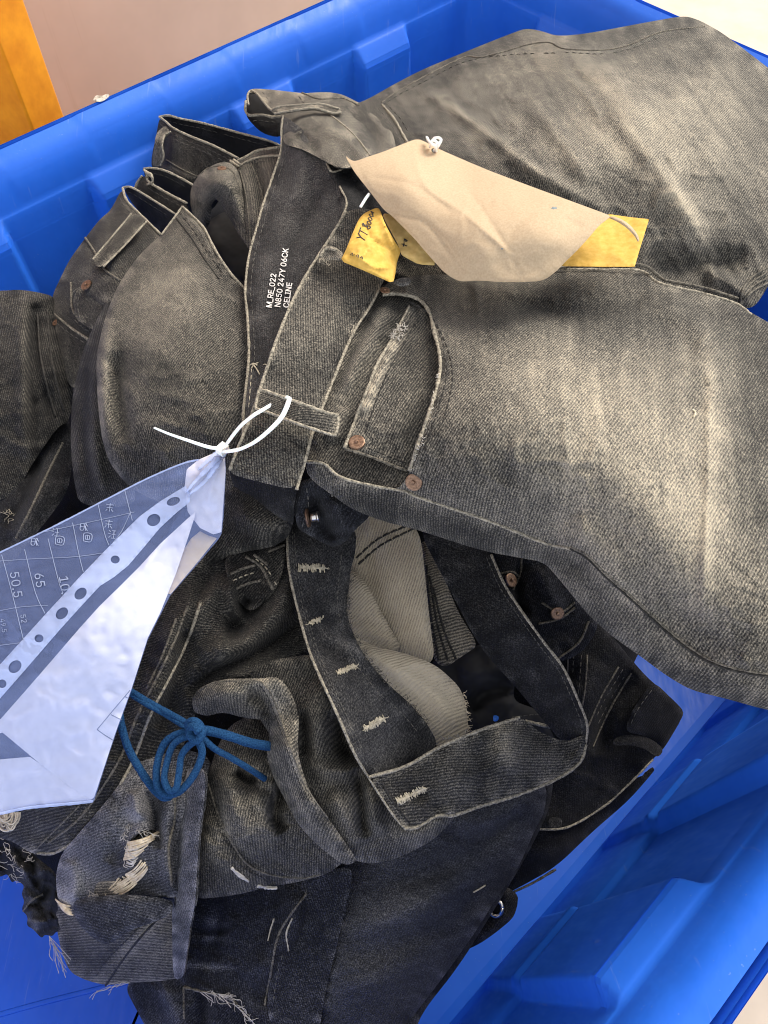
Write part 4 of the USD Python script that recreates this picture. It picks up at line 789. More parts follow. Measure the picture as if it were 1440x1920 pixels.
# fly facing with buttonholes
jF = Cloth([(537, 985, 1), (600, 960, 1), (668, 990, 1), (667, 1035, 1), (657, 1070, 1), (655, 1100, 1), (650, 1135, 1), (654, 1168, 1), (678, 1222, 1), (722, 1278, 1), (772, 1322, 1), (802, 1358, 1), (824, 1400, 1), (760, 1440, 1), (691, 1459, 1), (664, 1414, 1), (634, 1345, 1), (604, 1280, 1), (579, 1220, 1), (554, 1130, 1), (540, 1060, 1)],
           [(540, 1000, .322), (665, 1000, .315), (545, 1060, .326), (655, 1100, .302), (580, 1225, .330), (604, 1285, .334), (634, 1345, .328), (664, 1412, .312), (640, 1270, .326), (680, 1225, .308), (690, 1455, .290), (820, 1395, .262), (770, 1322, .280)], folds=[([(585, 1190), (630, 1230), (670, 1255), (700, 1275)], -2.5, 14), ([(600, 1180), (650, 1210), (690, 1240)], 2, 14)], noise=1.4, nscale=45,
           pucker=[([(640, 1050), (630, 1140), (650, 1220), (700, 1290), (780, 1370)], .7, 14, 18)])
jF.build(J2, 'fly_facing', D_BLACK, wear=.29, grain=20, edge=.05, blobs=[(640, 1120, 14, 70, 10, .12), (660, 1210, 40, 10, 35, .13), (700, 1330, 60, 20, 50, .05)], h=5, foldwear=.05)
cord(J2, 'fly_edge', jF, [(538, 988), (541, 1060), (555, 1130), (580, 1220), (605, 1280), (635, 1345), (665, 1414), (691, 1457)], HEM, r=.75)
threads(J2, 'frayed_thread', [(658, 1070), (652, 1120), (652, 1165), (680, 1222), (722, 1278), (772, 1322), (800, 1356)], HEM_DARK, n=130, length=10, spread=70, direction=(1, -.1), z=jF, curl=3, r=.28)
for pl in ([(552, 1000), (556, 1060), (570, 1128), (594, 1214), (622, 1282), (650, 1342), (682, 1410)], [(640, 1040), (634, 1140), (658, 1226), (704, 1292), (752, 1336), (786, 1376)]): stitches(J2, 'stitching', jF, pl, ST_MID, 7, 4, r=.25)
def buttonhole(surf, a, b, w=4):
    q = spline([a, b], 2); d = np.array(b, float) - a; L = np.linalg.norm(d); d /= L; nn = np.array([-d[1], d[0]]); ts = []
    for side in (-1, 1):
        for i in range(int(L / 1.6)):
            c = np.array(a) + d * i * 1.6 + nn * side * .6
            if rnd.random() < .22: continue
            e = c + nn * side * w * rnd.uniform(.5, 1.35) + d * rnd.uniform(-1, 1)
            p = surf.p(np.array([c, (c + e) / 2, e]), .0004); p[1, 2] += .0006; ts.append(tube(p, .00034, 5))
    for side in (-1, 1):
        ts.append(tube(surf.p(spline([np.array(a) + nn * side * .8, np.array(a) + d * L * .5 + nn * side * rnd.uniform(.5, 1.6), np.array(b) + nn * side * .6], 4), .0008), .00045, 5, .3))
    for _ in range(4):
        c = np.array(a if rnd.random() < .5 else b); e = c + [rnd.uniform(-9, 9), rnd.uniform(-8, 8)]
        ts.append(tube(surf.p(np.array([c, (c + e) / 2 + 1, e]), .001), .00024, 5))
    return put_tubes(J2, 'buttonhole', ts, ST_LIGHT)
buttonhole(jF, (560, 1064), (610, 1065), 6); buttonhole(jF, (580, 1168), (603, 1160)); buttonhole(jF, (633, 1262), (667, 1248)); buttonhole(jF, (683, 1366), (722, 1346), 6)
# waistband tail
jW = Cloth([(691, 1458, 1), (760, 1440, 1), (824, 1402, 1), (900, 1370, 1), (975, 1344, 1), (995, 1358, 1.5), (1010, 1372, 2), (1060, 1392, 3), (1100, 1375, 3), (1100, 1400, 4), (1088, 1430, 3), (1042, 1462, 1.5), (970, 1492, 1.2), (900, 1513, 1.2), (850, 1530, 1.2), (820, 1530, 1.2), (782, 1551, 1.2), (758, 1554, 1.2), (738, 1530, 1.2), (715, 1495, 1)],
           [(691, 1458, .296), (824, 1402, .280), (975, 1344, .262), (1098, 1385, .236), (1042, 1460, .226), (900, 1512, .246), (760, 1552, .268), (860, 1460, .270), (960, 1420, .258)],
           folds=[([(960, 1360), (950, 1400), (965, 1450)], 3, 22), ([(895, 1390), (905, 1440), (900, 1500)], -2.5, 20), ([(990, 1362), (1040, 1395), (1080, 1415)], -4, 20), ([(770, 1480), (800, 1500), (830, 1530)], -2.5, 14)], noise=1.5, nscale=40, pucker=[([(790, 1545), (900, 1505), (1040, 1455)], .7, 10, 18)])
jW.build(J2, 'waistband', D_WARM, wear=.34, grain=-20, edge=.12, blobs=[(955, 1400, 34, 46, 0, .22), (870, 1480, 40, 22, -20, .12), (930, 1440, 30, 16, 0, -.1), (780, 1470, 50, 20, -25, -.08), (1020, 1430, 40, 20, 0, .08)], h=5)
cord(J2, 'waist_edge', jW, [(692, 1457), (760, 1437), (824, 1401), (900, 1369), (974, 1345)], HEM, r=1.0)
cord(J2, 'waist_edge', jW, [(1099, 1396), (1087, 1430), (1042, 1462), (970, 1491), (900, 1512), (850, 1529), (820, 1530), (782, 1551), (759, 1553)], HEM, r=1.0)
cord(J2, 'waist_edge', jW, [(692, 1460), (716, 1497), (739, 1531), (757, 1552)], HEM, r=.6)
cord(J2, 'seam', jW, [(716, 1466), (735, 1500), (770, 1546)], ST_DARK, r=.5)
buttonhole(jW, (745, 1503), (798, 1478), 6)
# curled end of the waistband facing with a pale thread edge
cord(J2, 'facing_edge', jPock, [(985, 1352), (1010, 1358), (1035, 1362), (1055, 1350), (1050, 1338), (1038, 1336)], HEM, r=1.3, dz=4)
stitches(J2, 'stitching', jPock, [(960, 1345), (1000, 1340), (1040, 1338)], ST_MID, 7, 4, dz=2)
lb = Cloth([(925, 1340), (936, 1343), (934, 1352), (924, 1353)], .226, noise=.1); lb.build(J2, 'blue_size_tab', usdkit.material(stage, '/World/Looks/tab_blue', {'p': ('principled_bsdf', {'base_color': (.05, .22, .8), 'roughness': .4})}, surface='p.BSDF'), h=3)
# ================================================================= the left side of the heap
# ---- L3: far left dark leg
L3 = Thing('dark_jeans', 'dark charcoal jeans leg with a thick black side seam lying at the far left edge', 'jeans', at(50, 780, .28))
l0 = Cloth([(-70, 860, 3), (20, 840, 3), (80, 800, 3), (128, 770, 4), (138, 850, 4), (128, 920, 4), (100, 960, 4), (60, 1010, 4), (20, 1060, 4), (-70, 1090, 4)], [(-60, 900, .245), (100, 800, .262), (130, 880, .260), (20, 1040, .245), (60, 930, .268)], folds=[([(110, 830), (70, 930), (30, 1020)], 4, 18), ([(80, 850), (50, 920), (10, 990)], -4, 14)], noise=2)
l0.build(L3, 'lower_panel', D_BLACK, wear=.17, grain=30, blobs=[(100, 880, 20, 60, 25, .08)])
cord(L3, 'seam', l0, [(118, 830), (88, 890), (60, 950), (30, 1010)], HEM_DARK, r=.9); stitches(L3, 'stitching', l0, [(100, 830), (74, 890), (46, 950)], ST_DARK, 9, 4)
threads(L3, 'frayed_thread', [(0, 960), (20, 955), (26, 975)], HEM, n=12, length=16, spread=80, direction=(-.3, 1), z=l0)
l1 = Cloth([(-70, 548, 5), (0, 545, 5), (40, 543, 5), (72, 548, 4), (104, 556, 3), (118, 620, 2), (128, 690, 2), (138, 740, 2), (130, 790, 2), (108, 800, 2), (60, 870, 2), (36, 915, 2), (0, 940, 2), (-70, 950, 2)], [(-50, 560, .290), (76, 560, .300), (110, 580, .288), (125, 700, .286), (125, 780, .275), (90, 690, .302), (40, 890, .268), (-50, 930, .262), (30, 700, .303)], folds=[([(46, 560), (46, 700), (48, 860)], 3, 16), ([(62, 570), (60, 700), (64, 840)], -5, 10), ([(70, 570), (72, 680), (96, 790)], -4, 14)], noise=1.5, pucker=[([(84, 590), (90, 680), (114, 785)], 1.1, 12, 13)])
l1.build(L3, 'upper_panel', D_WARM, wear=.22, grain=80, edge=.03, blobs=[(95, 680, 12, 110, -8, -.14), (20, 640, 40, 90, 0, .04)])
for pl in ([(70, 590), (78, 680), (104, 780)], [(88, 580), (98, 680), (120, 770)]): cord(L3, 'seam', l1, pl, ST_DARK, r=.8)
# ---- three waistbands standing one behind the other at the top left
T1 = Thing('grey_jeans', 'rearmost of three nested open waistbands at the top left, belt loop on its corner', 'jeans', at(380, 280, .30))
t1b = Cloth([(300, 218, 1), (316, 217, 1), (340, 223, 1), (380, 231, 1), (440, 247, 1), (500, 264, 1), (530, 276, 1), (530, 330, 2), (470, 330, 2), (400, 300, 2), (330, 260, 2)], [(300, 218, .312), (400, 236, .318), (520, 270, .322), (400, 290, .285), (500, 320, .285)], noise=1)
t1b.build(T1, 'back_waistband', D_BLACK, wear=.20, grain=20, edge=.04)
cord(T1, 'waist_edge', t1b, [(299, 219), (316, 217), (340, 223), (380, 231), (440, 247), (500, 263), (528, 274)], HEM, r=1.0)
t1f = Cloth([(299, 219, 1), (312, 228, 1), (326, 241, 1), (360, 258, 1), (400, 273, 1), (447, 298, 1), (430, 330, 2), (400, 400, 2), (330, 400, 2), (300, 330, 2), (283, 312, 3), (285, 290, 3), (292, 258, 3)], [(300, 219, .318), (400, 273, .330), (447, 298, .335), (290, 310, .290), (400, 400, .270), (340, 330, .302)], noise=1.4, folds=[([(300, 310), (340, 330), (390, 350)], 3, 12), ([(305, 250), (306, 290), (298, 320)], -3, 10)])
t1f.build(T1, 'front_waistband', D_WARM, wear=.27, grain=35, edge=.05)
cord(T1, 'waist_edge', t1f, [(299, 219), (312, 229), (326, 241), (360, 257), (400, 273), (447, 297)], HEM, r=1.1)
cord(T1, 'seam', t1f, [(312, 300), (350, 322), (392, 338), (424, 344)], HEM_DARK, r=.7); stitches(T1, 'stitching', t1f, [(328, 262), (362, 276), (400, 292), (436, 312)], ST_MID, 7, 4, r=.25)
t1l = Cloth([(292, 250, 1), (310, 234, 1), (320, 247, 1), (308, 256, 1), (304, 274, 1), (306, 296, 1), (300, 312, 2), (286, 312, 2), (288, 285, 2)], [(300, 240, .326), (300, 270, .322), (293, 310, .304), (318, 246, .328)], noise=.4)
t1l.build(T1, 'belt_loop', D_WARM, wear=.30, edge=.25, h=4)
cord(T1, 'loop_edge', t1l, [(320, 247), (309, 254), (304, 272), (307, 294), (301, 310)], HEM, r=.8)
T2 = Thing('grey_jeans', 'middle of the three nested open waistbands, a narrow slot with a worn pale corner', 'jeans', at(310, 350, .29))
t2b = Cloth([(268, 320, 1), (278, 314, 1), (312, 321, 1), (350, 340, 1), (368, 352, 1), (380, 400, 2), (330, 390, 2), (280, 350, 2)], [(270, 318, .316), (350, 340, .322), (360, 390, .295), (290, 350, .300)], noise=.8)
t2b.build(T2, 'back_waistband', D_BLACK, wear=.16, edge=.04)
cord(T2, 'waist_edge', t2b, [(270, 317), (282, 315), (312, 321), (350, 340), (367, 351)], HEM, r=1.0)
t2f = Cloth([(268, 326, 1), (278, 340, 1), (310, 360, 1), (352, 382, 1), (352, 420, 2), (300, 420, 2), (250, 380, 2), (252, 352, 2)], [(268, 326, .322), (352, 382, .330), (300, 410, .300), (252, 360, .306)], noise=1)
t2f.build(T2, 'front_waistband', D_WARM, wear=.27, edge=.05)
cord(T2, 'waist_edge', t2f, [(270, 318), (276, 328), (278, 340), (310, 360), (350, 381)], HEM, r=1.1)
cord(T2, 'waist_edge', t2f, [(266, 330), (258, 342), (253, 356)], HEM, r=1.2, rvar=.4)
cord(T2, 'worn_corner', t2f, [(274, 322), (284, 330), (286, 342), (276, 346)], HEM, r=1.4, rvar=.4)
L2 = Thing('faded_jeans', 'faded grey jeans with riveted coin pocket, foremost of the three nested open waistbands', 'jeans', at(190, 520, .30))
t3b = Cloth([(230, 352, 1), (248, 352, 1), (290, 377, 1), (328, 402, 1), (345, 420, 2), (330, 460, 2), (290, 430, 2), (250, 385, 2)], [(232, 352, .318), (328, 402, .326), (300, 440, .296), (250, 385, .302)], noise=.8)
t3b.build(L2, 'back_waistband', D_BLACK, wear=.15, edge=.04)
cord(L2, 'waist_edge', t3b, [(231, 352), (248, 352), (290, 377), (328, 401)], HEM, r=1.0)
l2 = Cloth([(229, 352, 2), (238, 376, 1), (265, 404, 1), (303, 441, 1), (285, 480, 2), (240, 560, 2), (200, 640, 2), (160, 710, 3), (137, 732, 5), (118, 700, 6), (104, 650, 6), (99, 600, 6), (97, 556, 6), (112, 524, 6), (130, 487, 6), (160, 446, 6), (186, 412, 5), (208, 394, 5)],
           [(230, 355, .322), (300, 440, .338), (200, 600, .330), (140, 720, .292), (104, 600, .296), (135, 490, .310), (190, 415, .320), (190, 500, .336)], folds=[([(165, 450), (182, 480), (210, 520)], -2.5, 9), ([(150, 560), (200, 590)], -3, 9)], noise=1.3, pucker=[([(168, 450), (190, 490), (215, 525)], .8, 10, 16)])
l2.build(L2, 'front_panel', D_WARM, wear=.29, grain=55, blobs=[(170, 520, 40, 16, 60, .10), (200, 560, 14, 10, 0, .3), (150, 620, 40, 40, 0, -.06)], foldwear=.05)
cord(L2, 'waist_edge', l2, [(230, 353), (238, 376), (265, 404), (302, 440)], HEM, r=1.1)
for pl in ([(160, 446), (176, 470), (196, 505), (226, 526)], [(133, 530), (134, 570), (140, 590)], [(103, 590), (130, 612), (168, 640)], [(150, 540), (136, 552), (133, 575)]): cord(L2, 'seam', l2, pl, HEM_DARK, r=.9)
cord(L2, 'pocket_edge', l2, [(108, 594), (135, 616), (166, 636)], HEM, r=.9)
for pl in ([(150, 570), (170, 588), (195, 600)], [(140, 600), (160, 618), (178, 622)]): stitches(L2, 'stitching', l2, pl, ST_MID, 8, 5)
l2l = Cloth([(174, 486, 1), (246, 400, 1), (262, 402, 1), (276, 414, 1), (194, 500, 1), (180, 500, 1)], [(175, 490, .341), (250, 403, .343), (276, 414, .346), (190, 500, .344)], noise=.4)
l2c = Cloth([(136, 556, 1), (150, 537, 1), (176, 548, 1), (206, 566, 1), (218, 592, 1), (196, 630, 1), (166, 614, 1), (140, 598, 1)], [(136, 560, .3165), (206, 566, .3365), (196, 630, .329), (150, 590, .320)], noise=.8)
l2c.build(L2, 'coin_pocket', D_WARM, wear=.24, edge=.16, grain=55, h=4, blobs=[(205, 570, 16, 8, 30, .3)]); stitches(L2, 'stitching', l2c, [(150, 545), (146, 575), (150, 598)], ST_MID, 7, 4)
l2l.build(L2, 'belt_loop', D_WARM, wear=.22, edge=.22, h=4)
cord(L2, 'loop_edge', l2l, [(174, 486), (210, 444), (246, 401)], HEM, r=.7); cord(L2, 'loop_edge', l2l, [(194, 500), (234, 460), (275, 415)], HEM, r=.7)
rivet(L2, l2, 162, 535, .0046, dz=.003); rivet(L2, l2, 104, 605, .0028)
# ---- M1: crumpled fold with seams and a rivet, between the nested waistbands and the printed one
M1 = Thing('crumpled_jeans', 'crumpled grey jeans folded in a rounded lobe over a dark hollow beside the printed waistband', 'jeans', at(440, 370, .33))
m0 = Cloth([(380, 420, 2), (430, 390, 2), (500, 420, 2), (480, 540, 2), (440, 520, 2), (400, 470, 2)], [(390, 420, .285), (490, 430, .285), (450, 530, .28)], noise=1)
m0.build(M1, 'pocket_bag', POCKETING, wear=0)
m1 = Cloth([(440, 300, 3), (470, 288, 3), (520, 272, 3), (540, 290, 2), (530, 360, 2), (500, 430, 3), (476, 476, 3), (462, 462, 3), (440, 420, 3), (430, 370, 3)], [(440, 300, .338), (530, 280, .352), (520, 350, .356), (475, 470, .340), (440, 400, .338)], folds=[([(475, 300), (490, 350), (505, 400)], -5, 10), ([(500, 310), (515, 350), (510, 400)], 4, 12), ([(455, 320), (475, 390), (480, 440)], 4, 14)], noise=1.2, pucker=[([(450, 330), (468, 400), (470, 455)], .9, 8, 15)])
m1.build(M1, 'side_panel', D_WARM, wear=.40, grain=60, edge=.1, foldwear=.07)
for pl in ([(450, 320), (462, 370), (468, 430), (472, 468)], [(470, 306), (488, 350), (496, 400)]): cord(M1, 'seam', m1, pl, HEM_DARK, r=.7)
stitches(M1, 'stitching', m1, [(442, 330), (455, 390), (464, 450)], ST_DARK, 8, 5)
m2 = Cloth([(357, 390, 8), (357, 352, 10), (374, 326, 10), (404, 306, 8), (430, 303, 6), (446, 318, 5), (455, 350, 5), (460, 400, 5), (472, 440, 5), (470, 470, 4), (456, 455, 5), (436, 420, 6), (420, 392, 6), (406, 372, 6), (397, 380, 6), (396, 410, 6), (388, 430, 6), (370, 420, 6)], [(360, 390, .326), (370, 340, .345), (420, 306, .352), (455, 350, .350), (470, 460, .340), (395, 420, .318), (410, 340, .362)], noise=1, folds=[([(420, 320), (440, 370), (462, 440)], 3, 14)])
m2.build(M1, 'rolled_lobe', D_WARM, wear=.40, grain=25, edge=.03, h=4, foldwear=.06)
cord(M1, 'seam', m2, [(372, 330), (390, 316), (415, 312), (436, 322), (448, 350), (456, 390)], HEM_DARK, r=.7)
cord(M1, 'seam', m1, [(442, 304), (458, 296), (468, 290), (486, 282), (526, 276)], HEM, r=1.2); cord(M1, 'seam', m1, [(446, 314), (466, 302), (492, 294), (524, 292)], HEM, r=1.0)
rivet(M1, m2, 416, 316, .0036)
for (a, b) in (((432, 302), (446, 312)), ((438, 300), (450, 308))): cord(M1, 'bartack', m1, [a, b], HEM, r=1.1, dz=6)

# ---- L1: broad grey denim panel left of centre
L1 = Thing('grey_jeans', 'broad grey denim jeans leg bulging at centre left beneath the zip tie and plastic sleeve', 'jeans', at(320, 700, .37))
l4 = Cloth([(205, 560, 5), (180, 600, 6), (155, 660, 8), (135, 740, 8), (132, 830, 8), (138, 900, 8), (150, 950, 5), (260, 950, 3), (240, 880, 3), (210, 760, 3), (230, 640, 3)], [(200, 580, .345), (140, 760, .310), (140, 900, .296), (250, 930, .305), (215, 740, .350)], folds=[([(190, 640), (172, 740), (180, 860), (195, 930)], 5, 14), ([(165, 690), (158, 800), (165, 900)], -3, 10)], noise=1.5)
l4.build(L1, 'side_fold', D_WARM, wear=.22, grain=80, edge=.03)
l5 = Cloth([(341, 387, 1.5), (352, 392, 1.2), (381, 426, 1.2), (402, 466, 1.2), (432, 512, 1.2), (462, 545, 1.2), (478, 600, 2), (500, 700, 2), (480, 800, 2), (470, 880, 2), (445, 960, 3), (380, 958, 4), (290, 940, 6), (240, 912, 8), (205, 868, 6), (190, 820, 5), (182, 740, 5), (180, 670, 5), (196, 596, 5), (222, 532, 5), (262, 476, 7), (302, 441, 5)],
           [(341, 390, .352), (300, 445, .352), (460, 545, .362), (220, 540, .356), (185, 680, .350), (195, 830, .338), (300, 935, .325), (450, 940, .340), (480, 780, .365), (330, 560, .374), (310, 720, .374), (400, 820, .368), (240, 870, .340)],
           folds=[([(350, 400), (390, 450), (440, 520)], 2.5, 14), ([(206, 600), (196, 680), (196, 780), (212, 870)], 4, 16), ([(228, 660), (224, 740), (236, 830)], -4.5, 14), ([(300, 900), (380, 890), (440, 870)], -4, 30)], noise=2, nscale=110, pucker=[([(352, 400), (390, 452), (440, 530)], .8, 12, 18)])
l5.build(L1, 'leg_panel', D_WARM, wear=.37, grain=32, edge=.05, foldwear=.04, blobs=[(300, 560, 80, 110, 20, .10), (195, 700, 12, 110, 5, .2), (330, 800, 110, 90, 0, .03), (420, 480, 20, 60, -35, -.1), (280, 870, 80, 30, 0, -.05), (340, 640, 90, 60, 0, .05)], mott=.05)
cord(L1, 'waist_edge', l5, [(303, 440), (324, 412), (342, 387)], HEM, r=.8); cord(L1, 'waist_edge', l5, [(343, 388), (381, 426), (402, 466), (432, 512), (461, 543)], HEM, r=1.0)
stitches(L1, 'stitching', l5, [(336, 398), (366, 436), (392, 478), (420, 515)], ST_DARK, 8, 4); cord(L1, 'seam', l5, [(330, 408), (358, 444), (384, 486), (410, 522)], ST_DARK, r=.5)

# ================================================================= J1: the topmost jeans
J1 = Thing('straight_jeans', 'faded black jeans on top of the heap, white printed lettering inside the waistband', 'jeans', at(800, 700, .40))
# A: far leg
jA = Cloth([(640, 205, 3), (690, 186, 6), (735, 160, 8), (790, 131, 9), (880, 94, 9), (950, 66, 9), (985, 53, 8), (1012, 57, 6), (1045, 68, 6), (1100, 63, 8), (1200, 44, 9), (1283, 29, 9), (1312, 38, 8), (1352, 60, 8), (1400, 96, 8), (1440, 127, 8), (1560, 215, 8), (1740, 330, 8), (1700, 470, 6), (1520, 500, 5), (1445, 528, 5), (1425, 562, 3), (1408, 580, 3), (1300, 580, 2), (1100, 560, 2), (900, 560, 2), (720, 520, 2), (690, 420, 2), (640, 320, 2)],
           [(660, 230, .385), (740, 170, .375), (880, 105, .375), (990, 60, .38), (1280, 40, .38), (1440, 140, .385), (1510, 300, .39), (1730, 330, .36), (1700, 460, .36), (1440, 510, .385), (1300, 560, .380), (1000, 540, .385), (740, 450, .385), (800, 280, .405), (1000, 230, .420), (1250, 230, .428), (1150, 400, .410)],
           folds=[([(790, 160), (860, 209), (916, 250), (971, 292), (1015, 325), (1082, 364), (1138, 392)], 3, 15), ([(1000, 100), (1090, 110), (1160, 160), (1220, 230)], 5, 30), ([(1060, 120), (1150, 105), (1290, 60)], -2.5, 14), ([(1100, 150), (1190, 250), (1270, 370), (1320, 470)], 3, 26), ([(990, 180), (1060, 270), (1110, 350)], 2.5, 18), ([(1210, 480), (1300, 500), (1400, 480)], -5, 26), ([(1410, 560), (1350, 520), (1310, 500)], 4, 14)], noise=1.8, nscale=140, cdir=55)
jA.build(J1, 'far_leg', D_WARM, wear=.42, grain=25, edge=.02, foldwear=.05, slub=.05, slub_dir=55, mott=.05, h=6,
         blobs=[(1150, 250, 190, 150, 40, .19), (1330, 260, 120, 140, 0, .14), (880, 310, 150, 20, 32, -.10), (830, 130, 130, 26, -25, -.13), (1180, 62, 120, 18, -10, -.10), (1180, 430, 120, 60, 30, -.02), (1360, 470, 120, 40, 0, -.03), (1270, 120, 90, 30, 20, -.05), (740, 260, 60, 60, 0, -.08)],
         streaks=[([(790, 165), (860, 209), (916, 250), (971, 292), (1015, 325), (1082, 364), (1138, 392)], .20, 8), ([(930, 190), (1010, 260), (1080, 320)], .12, 12), ([(1090, 130), (1150, 170), (1200, 220)], .16, 12), ([(1070, 200), (1180, 300), (1270, 370), (1330, 460)], .18, 14), ([(1140, 180), (1210, 280), (1300, 370)], .14, 9), ([(1020, 230), (1100, 340), (1150, 420)], .10, 10), ([(1180, 340), (1290, 390), (1325, 480), (1330, 540)], .12, 10), ([(1110, 330), (1200, 350), (1330, 330), (1440, 310)], -.03, 26), ([(860, 210), (900, 280), (940, 330)], .08, 14)])
cord(J1, 'side_seam', jA, [(716, 192), (745, 172), (800, 142), (870, 108), (900, 108), (950, 96), (990, 84), (1030, 80), (1060, 92), (1130, 94), (1180, 84), (1240, 60), (1320, 50)], HEM_DARK, r=.8, dz=.1)
stitches(J1, 'stitching', jA, [(716, 198), (748, 178), (805, 148), (872, 116), (955, 103), (1060, 99), (1130, 101), (1184, 91), (1240, 68)], ST_DARK, 9, 4)
cord(J1, 'pocket_edge', jA, [(716, 196), (738, 222), (752, 246), (764, 268)], HEM, r=1.0, rvar=.4); stitches(J1, 'stitching', jA, [(730, 200), (752, 224), (768, 252)], ST_DARK, 8, 4)
for k in (0, 10, 20, 30):
    cord(J1, 'crotch_seam', jA, [(1440, 500 + k), (1410, 520 + k * .9), (1392, 545 + k * .7), (1388, 570 + k * .3)], HEM_DARK, r=.7)
# back waistband flipped over at the top
jk = Cloth([(460, 188, 2), (468, 168, 2), (500, 190, 2), (530, 215, 2), (530, 260, 2), (490, 250, 2), (460, 218, 2)], [(460, 190, .335), (530, 230, .335), (500, 250, .325)], noise=.8)
jk.build(J1, 'waistband_lining', D_BLACK, wear=.05, edge=0)
jbk = Cloth([(463, 175, 2), (470, 166, 3), (500, 167, 3), (545, 172, 3), (570, 175, 3), (610, 172, 4), (640, 176, 4), (668, 190, 4), (700, 205, 3), (735, 240, 2), (745, 290, 2), (700, 300, 2), (640, 320, 2), (570, 280, 2), (528, 270, 2), (532, 216, 1), (505, 205, 1), (494, 188, 1), (480, 172, 1)],
            [(466, 172, .350), (530, 200, .372), (530, 270, .385), (640, 176, .372), (735, 240, .392), (700, 295, .410), (600, 290, .405), (590, 220, .394)],
            folds=[([(545, 205), (600, 208), (640, 205)], -3, 10), ([(600, 225), (660, 265), (690, 300)], 2.5, 14), ([(650, 200), (690, 240), (715, 290)], -4, 14), ([(560, 250), (600, 290)], -3, 12)], noise=1.2, nscale=50, pucker=[([(560, 176), (620, 180), (690, 210)], .8, 10, 18), ([(620, 225), (660, 250), (694, 292)], .8, 8, 16)])
jbk.build(J1, 'back_waistband', D_WARM, wear=.44, grain=20, edge=.1, foldwear=.07, h=5, blobs=[(600, 250, 60, 40, 30, .05), (690, 250, 20, 60, 30, -.12)])
cord(J1, 'waist_edge', jbk, [(466, 196), (464, 178), (472, 170), (484, 178), (495, 192), (508, 206), (522, 210)], HEM, r=1.0, dz=1.0)
cord(J1, 'waist_edge', jk, [(461, 190), (460, 206), (466, 216), (482, 216), (496, 216), (512, 220), (530, 218)], HEM, r=1.2, dz=4)
cord(J1, 'seam', jbk, [(612, 210), (648, 238), (672, 262), (694, 292)], HEM, r=.7); cord(J1, 'seam', jbk, [(566, 174), (600, 186), (640, 184), (676, 200)], HEM_DARK, r=.8)
stitches(J1, 'stitching', jbk, [(560, 180), (572, 195), (590, 202)], ST_DARK, 8, 4)
loop = Cloth([(508, 203, 1), (530, 198, 1), (560, 196, 1), (600, 194, 1), (632, 200, 1), (643, 206, 1), (640, 214, 1), (622, 213, 1), (590, 204, 1), (550, 208, 1), (520, 214, 1), (510, 212, 1)], [(508, 206, .386), (580, 200, .394), (640, 210, .394), (550, 205, .393)], noise=.4)
loop.build(J1, 'belt_loop', D_WARM, wear=.42, edge=.25, h=4)
cord(J1, 'loop_edge', loop, [(512, 204), (530, 199), (560, 197), (600, 195), (636, 204)], HEM, r=.8); cord(J1, 'loop_edge', loop, [(515, 213), (550, 207), (590, 203), (622, 212), (640, 211)], HEM, r=.9)
# inner waistband with the print
ji = Cloth([(530, 216, 1), (545, 225, 1), (570, 245, 1), (590, 270, 1), (606, 300, 1), (622, 325, 1), (640, 350, 1), (650, 380, 1), (630, 440, 1), (600, 520, 1), (560, 600, 1), (530, 680, 1), (510, 760, 1), (490, 830, 1), (456, 815, 1), (458, 765, 1), (464, 705, 1), (467, 660, 1), (464, 590, 1), (460, 545, 1), (467, 480, 1), (482, 425, 1), (493, 385, 1), (505, 350, 1), (516, 318, 1), (526, 281, 1), (528, 240, 1)],
           [(530, 220, .388), (600, 300, .396), (645, 380, .400), (526, 281, .378), (482, 425, .372), (462, 545, .372), (465, 680, .380), (457, 810, .386), (510, 760, .398), (560, 600, .398), (520, 480, .385), (620, 440, .400)],
           folds=[([(560, 260), (565, 320), (545, 380)], 2, 18), ([(500, 640), (485, 560), (500, 480)], 2, 24), ([(600, 360), (570, 420), (540, 470)], -2, 16)], noise=1.2, nscale=60)
ji.build(J1, 'inner_waistband', D_BLACK, wear=.31, grain=65, edge=.06, h=5, blobs=[(570, 380, 40, 80, 10, .07), (540, 250, 20, 40, 0, .18), (490, 620, 30, 60, 0, -.03)])
cord(J1, 'waist_edge', ji, [(531, 217), (528, 240), (527, 281), (516, 318), (505, 350), (493, 385), (482, 425), (467, 480), (460, 545), (464, 590), (467, 660), (464, 705), (457, 765), (456, 812)], HEM, r=.95)
stitches(J1, 'stitching', ji, [(472, 690), (470, 720), (466, 770)], ST_LIGHT, 8, 5); stitches(J1, 'stitching', ji, [(474, 682), (488, 682), (500, 684)], ST_LIGHT, 6, 4)
put_tubes(J1, 'loose_thread', [tube(ji.p(spline(pl, 4), .001), .0004, 5) for pl in ([(474, 683), (480, 690), (487, 702)], [(470, 684), (476, 681), (482, 685)], [(472, 690), (476, 684), (484, 680)])], ST_LIGHT)
al = (11.5, -80)
for tx, o, hgt in (('M_RE_022', (509, 578), 10.4), ('N850 247Y 06CK', (525, 577), 10.4), ('CELINE', (541, 578), 10.4)):
    pth = text_on(J1, 'printed_lettering', ji, tx, o, al, hgt, PRINT, dz=.45, bold=True, squeeze=.92)
